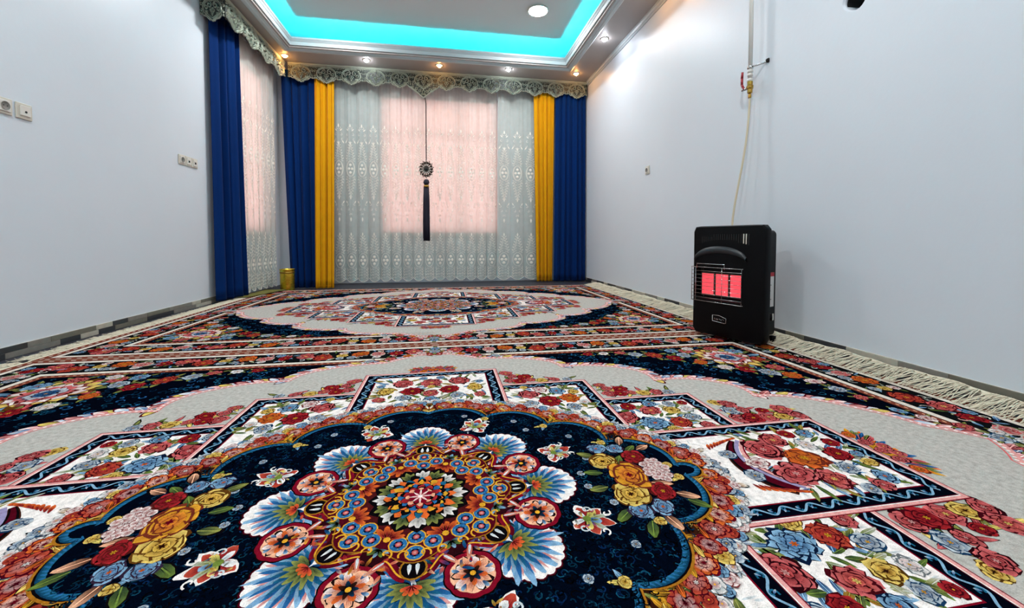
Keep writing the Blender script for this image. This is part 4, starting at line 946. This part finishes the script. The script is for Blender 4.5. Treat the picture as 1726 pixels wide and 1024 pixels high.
def lace(label, top, bot, ncol, amp, seed, side, width, ns, xs=1., z1=3.0):
    c = Cloth(top, bot, z1, .03, ncol, amp, seed, side, pinch=1)
    def zb(s):
        q = (s * ncol) % 1.; return .020 + .055 * abs(2 * q - 1) ** 1.8
    V, F = c.grid(ns, 60, zb); x, y = c.base(.5, 1); off = Vector((x, y, 0)); o = tag(empty('lace_curtain', (x, y, 0)), label, 'curtain', PG)
    link('voile', mesh('voile', [v - off for v in V], F, M_sheer, True), o)
    hem = [c.pos(i / 300, zb(i / 300) + .006)[0] - off + c.pos(i / 300, .05)[1] * .003 for i in range(301)]; MB().tube(hem, .0035, 4).obj('scalloped_hem', M_emb, o, True)
    for k in range(ncol): embroider(c, (k + .5) / ncol, width, o, off, xs)
    return o
lace('wide white lace curtain with embroidered ovals before the back window', ((-1.60, 6.15), (.80, 6.21)), ((-1.60, 6.15), (.79, 6.21)), 15, .036, .4, 1, 2.44, 360)
lace('narrow white lace curtain next to the right mustard curtain', ((.80, 6.135), (1.40, 6.145)), ((.78, 6.13), (1.44, 6.14)), 3, .022, 1.9, 1, .62, 120, 1.2)
lace('white lace curtain on the left wall between the two blue curtains', ((-2.335, 5.07), (-2.32, 6.0)), ((-2.325, 5.08), (-2.28, 5.88)), 6, .026, 2.6, 1, 1.0, 160)

# ================================================================== carved pelmet
def roof(b, P, w, h):               # ridge moulding along a path in x,z standing out toward -y
    P = [np.array(p, float) for p in P]; m = len(P); V = []
    for i, p in enumerate(P):
        t = P[min(i + 1, m - 1)] - P[max(i - 1, 0)]; L = math.hypot(*t) or 1; n = np.array([-t[1], t[0]]) / L * w / 2
        V += [(p[0] + n[0] * 1.25, 0, p[1] + n[1] * 1.25), (p[0], -h * 1.2, p[1]), (p[0] - n[0] * 1.25, 0, p[1] - n[1] * 1.25)]
    b.add(V, [f for i in range(m - 1) for f in ((3 * i, 3 * i + 1, 3 * i + 4, 3 * i + 3), (3 * i + 1, 3 * i + 2, 3 * i + 5, 3 * i + 4))])
def spiral(cx, cz, r, a, sg, turns=1.25, n=16): return [(cx + r * (1 - .8 * t) * math.cos(a + sg * turns * 2 * PI * t), cz + r * (1 - .8 * t) * math.sin(a + sg * turns * 2 * PI * t)) for t in np.linspace(0, 1, n)]
def arcp(cx, cz, rx, rz, a0, a1, n=18): return [(cx + rx * math.cos(a), cz + rz * math.sin(a)) for a in np.linspace(a0, a1, n)]
UW = .342
def motif_mesh(kind):
    b = MB(); dz = -.10
    roof(b, arcp(0, -.13, .128, .085, -.15, PI + .15), .013, .014); roof(b, arcp(0, -.13, .112, .070, .0, PI), .006, .010)
    for sg in (-1, 1):
        roof(b, spiral(sg * .042, -.105, .034, PI / 2, sg), .010, .013); roof(b, spiral(sg * .018, -.155, .022, PI / 2, sg), .008, .012)
        roof(b, spiral(sg * .085, -.135, .026, PI, sg), .009, .012); roof(b, spiral(sg * .072, -.185, .020, .5, -sg), .008, .011)
        roof(b, [(sg * .128, -.135), (sg * .118, -.175), (sg * .085, -.205), (sg * .05, -.225), (sg * .02, -.245), (0, -.265)], .012, .013)
        roof(b, [(sg * .10, -.165), (sg * .075, -.19), (sg * .04, -.21), (0, -.235)], .006, .010)
        for k in range(4): roof(b, spiral(sg * (.118 - .03 * k), -.188 - .02 * k, .013, -1.5, sg, .8, 8), .007, .010)
        roof(b, spiral(sg * .152, -.105, .020, 0 if sg < 0 else PI, -sg, 1., 12), .008, .011); roof(b, spiral(sg * .152, -.165, .018, PI / 2, sg, 1., 12), .008, .011)
        roof(b, spiral(sg * .150, -.20, .012, PI / 2, -sg, .9, 9), .007, .010)
    for a in (PI / 2, PI / 2 + .6, PI / 2 - .6, PI / 2 + 1.1, PI / 2 - 1.1): roof(b, [(0, -.06), (.02 * math.cos(a), -.06 + .03 * math.sin(a)), (.03 * math.cos(a), -.06 + .04 * math.sin(a))], .009, .012)
    roof(b, [(0, -.155), (.012, -.18), (0, -.215), (-.012, -.18), (0, -.155)], .007, .013)
    if kind == 'big':
        for sg in (-1, 1):
            roof(b, [(sg * .20, -.235), (sg * .15, -.265), (sg * .10, -.30), (sg * .05, -.345), (0, -.385)], .012, .014)
            roof(b, spiral(sg * .10, -.262, .026, .5, -sg), .009, .012); roof(b, spiral(sg * .05, -.29, .024, .5, -sg), .009, .012); roof(b, spiral(sg * .155, -.24, .020, .5, -sg), .008, .012); roof(b, spiral(sg * .018, -.335, .016, .5, -sg), .008, .011)
        roof(b, [(0, -.27), (.02, -.30), (0, -.345), (-.02, -.30), (0, -.27)], .009, .014)
    return b.mesh('carved_motif', M_lace, False)
MO = {k: motif_mesh(k) for k in ('small', 'big')}
BEAD = MB().lathe([(0, -.010), (.007, -.006), (.010, 0)], 8, 'y').mesh('bead', M_lace, True)
def pelmet_run(name, parent, x0, n, big, end_pad):
    """ground panel with a scalloped lower edge; x along the run, z=0 at the ceiling; front faces -y"""
    L = n * UW; top = -.002; pts = [(0, top), (L, top)]; lower = []
    for i in range(n * 24 + 1):
        x = L * i / (n * 24); q = (x / UW) % 1.; z = -.205 - .060 * max(0, 1 - abs(2 * q - 1) / .75) ** .8
        z += .006 * math.sin(x * 90)
        if big is not None:
            d = abs(x - (big + .5) * UW)
            if d < .22: z = min(z, -.385 + d * .68)
        lower.append((x, z))
    pts += lower[::-1]
    V = [(x, 0, z) for x, z in lower] + [(x, 0, top) for x, z in lower] + [(x, .012, z) for x, z in lower] + [(x, .012, top) for x, z in lower]; m = len(lower); F = []
    for i in range(m - 1):
        F += [(i, i + 1, m + i + 1, m + i), (2 * m + i + 1, 2 * m + i, 3 * m + i, 3 * m + i + 1), (i + 1, i, 2 * m + i, 2 * m + i + 1), (m + i, m + i + 1, 3 * m + i + 1, 3 * m + i)]
    g = link('ground_panel', mesh('ground_panel', V, F, M_pelm), parent)
    b = MB(); roof(b, [(0, -.012), (L, -.012)], .022, .012); roof(b, [(0, -.034), (L, -.034)], .010, .008)
    roof(b, [(x, z + .006) for x, z in lower], .010, .010)
    for k in range(int(L / .025)):
        x = (k + .5) * .025; roof(b, [(x - .012, -.052), (x - .004, -.042), (x + .004, -.042), (x + .012, -.052)], .006, .008)
        roof(b, spiral(x, -.064 + .004 * math.sin(k), .008, k, 1 if k % 2 else -1, .8, 7), .005, .007)
    b.obj('border_moulding', M_lace, parent)
    for k in range(n): link('carved_motif', MO['big' if k == big else 'small'], parent, ((k + .5) * UW, 0, 0))
PL = 'pelmet runs around the window corner'
YP, XP = 6.0, -2.175
e = tag(empty('pelmet', (-2.135, YP, H)), 'long carved grey green pelmet across the back window with a pointed centre', 'pelmet', PL); pelmet_run('pelmet', e, 0, 13, 5, 0)
e.scale = ((XR - .02 + 2.135) / (13 * UW), 1, 1)
e = tag(empty('pelmet', (XP, 4.50, H), PI / 2), 'carved grey green pelmet running along the left wall toward the corner', 'pelmet', PL); pelmet_run('pelmet', e, 0, 4, None, 0); e.scale = ((YP - 4.50) / (4 * UW), 1, 1)
e = tag(empty('pelmet', (XL + .003, 4.50, H)), 'short carved pelmet return facing the room at the left wall', 'pelmet', PL); pelmet_run('pelmet', e, 0, 1, None, 0); e.scale = ((XP - XL - .005) / UW, 1, 1)

# hanging ornament from the pelmet point
e = tag(empty('curtain_tassel', (-.272, 5.93, 1.67)), 'long navy tassel with round filigree medal hanging from the pelmet point', 'tassel')
MB().tube([(0, 0, .135), (0, .01, .60), (0, .03, .95), (-.012, .068, 1.04)], .007, 8).obj('cord', M_dark, e, True)
b = MB(); b.lathe([(.025, -.006), (.045, -.016), (.060, -.006), (.060, .006), (.025, .006)], 28, 'y')
for k in range(14):
    a = 2 * PI * k / 14; b.lathe([(0, -.014), (.017, -.006), (.019, .004)], 10, 'y', (.078 * math.cos(a), 0, .094 * math.sin(a))); b.tube([(.05 * math.cos(a), -.012, .06 * math.sin(a)), (.09 * math.cos(a + .15), -.012, .105 * math.sin(a + .15)), (.108 * math.cos(a + .25), -.004, .128 * math.sin(a + .25))], .007, 6)
b.obj('filigree_medal', mat('antique_metal', (70, 62, 54), .45, metal=.6), e, True)
MB().lathe([(0, -.022), (.018, -.018), (.024, -.008)], 16, 'y').obj('medal_boss', M_dark, e, True)
b = MB()
for k in range(14):
    a = 2 * PI * (k + .5) / 14; b.tube([(.040 * math.cos(a), -.019, .046 * math.sin(a)), (.056 * math.cos(a), -.015, .066 * math.sin(a))], .006, 5)
b.obj('medal_studs', M_white, e, True)
MB().lathe([(0, -.235), (.030, -.225), (.044, -.195), (.036, -.160), (.016, -.145), (0, -.143)], 18).obj('knot', M_navy, e, True)
MB().lathe([(.034, -.262), (.040, -.250), (.038, -.235), (.030, -.228)], 18).obj('cap', M_brass, e, True)
b = MB()
for k in range(34):
    a = k * 2.4; r = .0075 * math.sqrt(k); x, y = r * math.cos(a), r * math.sin(a) * .7
    b.tube([(x * .8, y * .8, -.25), (x, y, -.45), (x * 1.08 + .002 * math.sin(k), y, -.75), (x * 1.12, y, -1.02 - .02 * math.sin(k * 3.1))], .0085, 5)
b.obj('strands', M_navy, e, True)

# ================================================================== gold pot and mat in the left corner
e = tag(empty('flower_pot', (-2.045, 5.605, FZ)), 'shiny gold pot standing in the far left corner', 'pot')
MB().lathe([(.080, .0), (.084, .008), (.086, .24), (.088, .268), (.092, .272), (.092, .280), (.086, .280), (.080, .27), (.074, .03), (0, .03)], 32).obj('pot_wall', M_gold, e, True)
MB().lathe([(.0865, .225), (.090, .230), (.090, .240), (.0875, .245)], 32, cap=False).obj('rim_band', M_brass, e, True)
b = MB(); rs = random.Random(2); V = []; n = 26
for i in range(n + 1):
    for j in range(9): V.append((-.05 + (.10 + .16 * i / n) * j / 8 + .004 * math.sin(i * .9), -.45 + .66 * i / n, .004 + .0015 * math.sin(i * .7 + j)))
b.add(V, [(i * 9 + j, i * 9 + j + 1, (i + 1) * 9 + j + 1, (i + 1) * 9 + j) for i in range(n) for j in range(8)])
e = tag(empty('floor_mat', (-2.24, 5.30, .006)), 'olive green floor mat peeping out beside the rug under the left lace curtain', 'mat')
o = b.obj('mat_sheet', M_olive, e, True); sm = o.modifiers.new('thickness', 'SOLIDIFY'); sm.thickness = .005
MB().tube([(-.05, -.45, .004), (.05, -.45, .004), (.21, .21, .004), (-.05, .21, .004)], .004, 6).obj('mat_edge', M_olive, e, True)

# ================================================================== wall sockets (plate axis: +x out of the wall in local frame)
def plate_base(): return MB().box(0, .010, -.045, .045, -.045, .045, .003).mesh('cover_plate', M_cream)
PB = plate_base()
def insert_socket(e, y):
    f = MB(); f.box(.009, .016, y - .031, y + .031, -.031, .031, .002); o = f.obj('socket_insert', M_white, e)
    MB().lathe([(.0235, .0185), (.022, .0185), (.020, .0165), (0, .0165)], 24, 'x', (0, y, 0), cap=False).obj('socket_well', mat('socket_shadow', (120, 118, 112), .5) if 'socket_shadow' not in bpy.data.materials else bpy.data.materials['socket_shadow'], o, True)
    for s in (-1, 1): MB().lathe([(.0028, .0166), (.0028, .0176), (0, .0176)], 10, 'x', (0, y + s * .0095, 0)).obj('pin_hole', M_dark, o)
def insert_aerial(e, y):
    o = MB().box(.009, .017, y - .029, y + .029, -.027, .031, .002).obj('aerial_insert', M_white, e)
    MB().lathe([(.0065, .0172), (.0065, .0185), (0, .0185)], 14, 'x', (0, y, -.004)).obj('jack', M_dark, o)
def insert_phone(e, y):
    o = MB().box(.009, .016, y - .031, y + .031, -.031, .031, .002).obj('phone_insert', M_white, e)
    MB().box(.0155, .0165, y - .012, y + .010, -.010, .008).obj('jack', M_dark, o); MB().box(.016, .020, y - .02, y + .004, .008, .012).obj('flap', M_cream, o)
def plates(name, loc, rz, kinds, label, gap=.0):
    e = tag(empty(name, loc, rz), label, 'socket')
    for i, k in enumerate(kinds):
        y = i * (.09 + gap); link('cover_plate', PB, e, (0, y, 0)); {'s': insert_socket, 'a': insert_aerial, 'p': insert_phone}[k](e, y)
    return e
plates('wall_socket', (XL, 2.650, 1.388), 0, 's', 'cream wall socket at the left edge of the picture')
plates('aerial_socket', (XL, 2.759, 1.388), 0, 'a', 'cream aerial outlet with a dark jack on the left wall')
plates('triple_socket', (XL, 4.155, 1.388), 0, 'spp', 'row of three joined sockets on the left wall near the blue curtain', .005)
plates('wall_socket', (XR, 4.11, 1.415), PI, 's', 'single small socket on the right wall')

# ================================================================== gas pipe, valve, hose
PXp, PYp = XR - .055, 2.56
e = tag(empty('gas_pipe', (PXp, PYp, 1.775)), 'white vertical gas pipe on the right wall ending in a valve', 'pipe')
b = MB(); b.tube([(0, 0, 0), (0, 0, H - 1.775)], .0135, 16); b.obj('pipe_run', M_white, e, True)
b = MB()
for z in (.0, .035, .062): b.lathe([(.0135, z), (.0185, z + .003), (.0185, z + .018), (.0135, z + .021)], 16)
b.obj('pipe_fitting', M_white, e, True)
b = MB(); b.lathe([(.0145, .088), (.020, .090), (.020, .108), (.0145, .110)], 16); b.tube([(.0, -.018, .098), (.02, -.045, .10), (.045, -.07, .104), (.052, -.095, .108)], .006, 8); b.obj('pipe_clamp', M_chrome, e, True)
MB().lathe([(.0, -.012), (.014, -.010), (.014, .004), (0, .006)], 12, 'y', (.05, -.10, .108)).obj('clamp_screw', M_dark, e, True)
e = tag(empty('gas_valve', (PXp, PYp, 1.69)), 'brass gas valve with red lever at the end of the white pipe', 'valve')
MB().lathe([(.008, -.004), (.010, .0), (.0165, .006), (.0165, .030), (.022, .036), (.023, .052), (.018, .060), (.018, .084), (.0, .084)], 10).obj('valve_body', M_brass, e)
MB().lathe([(0, -.012), (.011, -.010), (.011, .0), (.007, .004), (.007, .03)], 12, 'y', (-.002, .045, .046)).obj('valve_stem', M_chrome, e, True)
b = MB(); P = [(-.004, .046, .046), (-.006, .058, .062), (-.008, .070, .085), (-.008, .070, .13), (-.008, .066, .175)]
for i in range(len(P) - 1): b.tube([P[i], P[i + 1]], .0085, 8)
b.obj('lever', M_red, e, True)
def bez(P, n=30):
    P = [Vector(p) for p in P]; out = []
    for i in range(n + 1):
        t = i / n; Q = P[:]
        while len(Q) > 1: Q = [a.lerp(b_, t) for a, b_ in zip(Q, Q[1:])]
        out.append(Q[0])
    return out
hose0 = (PXp, PYp, 1.689)
b = MB(); P = [Vector(p) - Vector(hose0) for p in bez([hose0, (PXp, PYp, 1.45), (2.13, 2.57, 1.2), (2.10, 2.62, .95), (2.085, 2.70, .75), (2.075, 2.66, .55), (2.03, 2.42, .42)], 40)]
b.tube(P, .0068, 8)
e = tag(empty('gas_hose', hose0), 'thin cream gas hose curving from the valve down behind the black heater', 'hose'); b.obj('hose_tube', mat('hose_cream', (206, 194, 164), .6), e, True)
MB().lathe([(.0095, -.03), (.0105, -.026), (.0105, -.008), (.0085, -.004)], 12).obj('hose_clip', M_brass, e, True)

# ================================================================== cabinet gas heater
TH = math.atan2(-.928, .372); HW = .474
hx, hy = (1.690 + 1.868) / 2, (2.508 + 2.066) / 2
e = tag(empty('gas_heater', (hx, hy, .004), TH), 'black portable gas heater with three glowing red panels against the right wall', 'heater')
w2 = HW / 2
# rear cabinet
def rrect(x0, x1, z0, z1, r, n=5):
    P = []
    for cx, cz, a in ((x1 - r, z1 - r, 0), (x0 + r, z1 - r, PI / 2), (x0 + r, z0 + r, PI), (x1 - r, z0 + r, 1.5 * PI)):
        P += [(cx + r * math.cos(a + PI / 2 * i / n), cz + r * math.sin(a + PI / 2 * i / n)) for i in range(n + 1)]
    return P
smoothby(MB().prism(rrect(-w2 + .055, w2 - .055, .035, .705, .03), .04, .225).obj('rear_cabinet', M_black, e))
# front shell with a real opening: ring of quads between outer outline and opening, shallow convex
def shell():
    n = 64; outer = []; inner = []
    x0, x1, z0, z1 = -w2, w2, .012, .735; ix0, ix1, iz0, iz1 = -w2 + .012, w2 - .135, .250, .475
    def perim(x0, x1, z0, z1, r, n):
        P = rrect(x0, x1, z0, z1, r, 8); L = [0]
        for i in range(len(P)): L.append(L[-1] + math.dist(P[i], P[(i + 1) % len(P)]))
        out = []
        for k in range(n):
            s = L[-1] * k / n; i = max(j for j in range(len(P)) if L[j] <= s + 1e-9); f = (s - L[i]) / max(1e-9, L[i + 1] - L[i]); a, b_ = P[i], P[(i + 1) % len(P)]
            out.append((a[0] + (b_[0] - a[0]) * f, a[1] + (b_[1] - a[1]) * f))
        return out
    O = perim(x0, x1, z0, z1, .028, n); cxm, czm = (ix0 + ix1) / 2, (iz0 + iz1) / 2
    def ray_in(a):                 # point of the opening outline in direction a from its centre, arched top
        c, s = math.cos(a), math.sin(a); hw, hh = (ix1 - ix0) / 2, (iz1 - iz0) / 2
        q = min(hw / max(1e-6, abs(c)), hh / max(1e-6, abs(s))); x, z = q * c, q * s
        if z > hh * .55: z = hh * .55 + (z - hh * .55) * (1 - .35 * (x / hw) ** 2)
        return (cxm + x, czm + z)
    I = [ray_in(math.atan2(p[1] - czm, p[0] - cxm)) for p in O]
    def bulge(x): return -.020 * (1 - (x / w2) ** 2)
    rings = []
    rings.append([(x, .050, z) for x, z in O]); rings.append([(x * .998, .004, z) for x, z in O]); 
    O2 = [(x * .972, .3735 + (z - .3735) * .982) for x, z in O]
    rings.append([(x, bulge(x) * .6 - .004, z) for x, z in O2])
    for f in (.33, .66, 1.): rings.append([(o[0] + (i[0] - o[0]) * f, bulge(o[0] + (i[0] - o[0]) * f) - .006, o[1] + (i[1] - o[1]) * f) for o, i in zip(O2, I)])
    rings.append([(i[0], .035, i[1]) for i in I]); rings.append([(cxm + (i[0] - cxm) * .93, .055, czm + (i[1] - czm) * .93) for i in I])
    V = [v for r_ in rings for v in r_]; F = []
    for a in range(len(rings) - 1):
        F += [(a * n + k, a * n + (k + 1) % n, (a + 1) * n + (k + 1) % n, (a + 1) * n + k) for k in range(n)]
    return V, F
V, F = shell()
smoothby(link('front_shell', mesh('front_shell', V, F, M_black), e), 40)
MB().box(-w2 + .02, w2 - .145, .052, .060, .26, .47).obj('burner_cavity', M_black2, e)
# three ceramic panels in frames
px = [-.148, -.050, .048]
for k, x in enumerate(px):
    f = MB(); f.box(x - .046, x + .046, .030, .052, .268, .422, .002); fo = f.obj('burner_frame', mat('burner_steel', (120, 96, 88), .4, metal=.7) if k == 0 else bpy.data.materials['burner_steel'], e)
    b = MB(); rc_ = random.Random(k)
    for i in range(4):
        for j in range(7): b.box(x - .040 + i * .0201, x - .0405 + (i + 1) * .0201, .026, .034, .275 + j * .0202, .2748 + (j + 1) * .0202, .001)
    b.obj('ceramic_panel', M_ember, fo)
# wire guard
gx0, gx1, gz0, gz1 = -w2 + .004, w2 - .125, .235, .462
b = MB()
b.tube([(gx0, -.022, gz0), (gx1, -.034, gz0), (gx1, -.034, gz1), (gx0, -.022, gz1), (gx0, -.022, gz0)], .0024, 6)
for x in (gx0 + .035, (gx0 + gx1) / 2 + .045): b.tube([(x, -.031, gz0), (x, -.031, gz1)], .0018, 6)
for x in (gx0, gx1):
    for z in (gz0, gz1): b.tube([(x, -.028, z), (x, .0, z)], .0022, 6)
b.tube([(gx0 + .035, -.02, gz1 - .01), (gx0 + .035, -.02, gz1 + .022), (gx1 - .115, -.026, gz1 + .022), (gx1 - .115, -.026, gz1 - .01)], .0022, 6)
b.obj('guard_frame', M_chrome, e, True)
for k in range(1, 9):
    z = gz0 + (gz1 - gz0) * k / 9; MB().tube([(gx0, -.022, z), (0 - .05, -.036, z), (gx1, -.034, z)], .0016, 6).obj('guard_wire', M_chrome, e, True)
# arched moulding above the opening, slots, badge
V = []; n = 30
for i in range(n + 1):
    t = i / n; x = -w2 + .02 + t * (HW - .125); u = 2 * t - 1; z = .505 + .075 * math.sqrt(max(0, 1 - u * u * .96)); wd = .015 + .008 * (1 - u * u)
    y = -.020 * (1 - (x / w2) ** 2) - .006
    V += [(x, y, z - wd), (x, y - .016, z - wd * .5), (x, y - .012, z + wd * .6), (x, y, z + wd)]
MB().add(V, [(4 * i + k, 4 * i + k + 1, 4 * i + k + 5, 4 * i + k + 4) for i in range(n) for k in range(3)]).obj('arch_moulding', M_grey, e, True)
slot = {}
for k in range(22):
    x = -w2 + .075 + k * .0145; lo = .615 + .028 * math.sqrt(max(0, 1 - ((k - 10.5) / 11) ** 2)) - (.012 if k > 16 else 0); y = -.020 * (1 - (x / w2) ** 2) - .0075
    bright = k in (0, 1, 2, 18, 19, 20); key = k
    MB().box(x - .0028, x + .0028, y, y + .004, lo, (.680 if k > 5 else .664)).obj('vent_slot', M_cream if (k in (19, 20)) else M_dark, e)  # the two cream slots stand for light passing through, put in as colour
b = MB(); bx, bz = -.03, .130; y = -.028
P = [(bx - .045, bz + .022), (bx + .0, bz + .024), (bx + .045, bz + .010), (bx + .045, bz - .018), (bx + .035, bz - .022), (bx - .045, bz - .016)]
b.tube([(p[0], y, p[1]) for p in P + P[:1]], .0022, 6); bo = b.obj('badge', M_chrome, e, True)
b = MB()
for k in range(8):
    x = bx - .033 + k * .0088; b.tube([(x, y - .001, bz - .006), (x + .001, y - .001, bz + .004)], .0011, 4); b.tube([(x, y - .001, bz + .004 - .006 * (k % 2)), (x + .005, y - .001, bz + .003 - .005 * (k % 3))], .0011, 4)
b.obj('badge_lettering', M_chrome, bo)
# side: printed label, knob, side vent, casters
sx = w2 - .055
lb = MB().box(sx, sx + .0012, .075, .205, .225, .440).obj('rating_label', mat('label_paper', (206, 206, 204), .6), e)
MB().box(sx + .0012, sx + .0018, .075, .205, .415, .440).obj('label_header', mat('label_red', (170, 40, 52), .6), lb)
b = MB()
for k in range(9): b.box(sx + .0012, sx + .0017, .085, .085 + .05 + .05 * ((k * 7) % 5) / 5, .395 - k * .018, .399 - k * .018)
b.obj('label_print', mat('label_ink', (90, 90, 92), .6), lb)
MB().lathe([(.030, 0), (.030, .008), (.022, .012), (.022, .030), (.0, .032)], 18, 'x', (sx, .135, .165)).obj('control_knob', M_black, e, True)
MB().box(sx + .030, sx + .034, .130, .140, .150, .190).obj('knob_mark', M_white, e)
MB().box(sx, sx + .0015, .10, .20, .56, .60).obj('side_grip', M_dark, e)
for x in (-w2 + .05, w2 - .05):
    for y in (.035, .195):
        c_ = MB(); c_.lathe([(.0, -.010), (.016, -.010), (.018, -.006), (.018, .006), (.016, .010), (0, .010)], 16, 'x', (x, y, .018)); c_.box(x - .014, x + .014, y - .012, y + .012, .020, .040); c_.obj('caster', M_black, e, True)
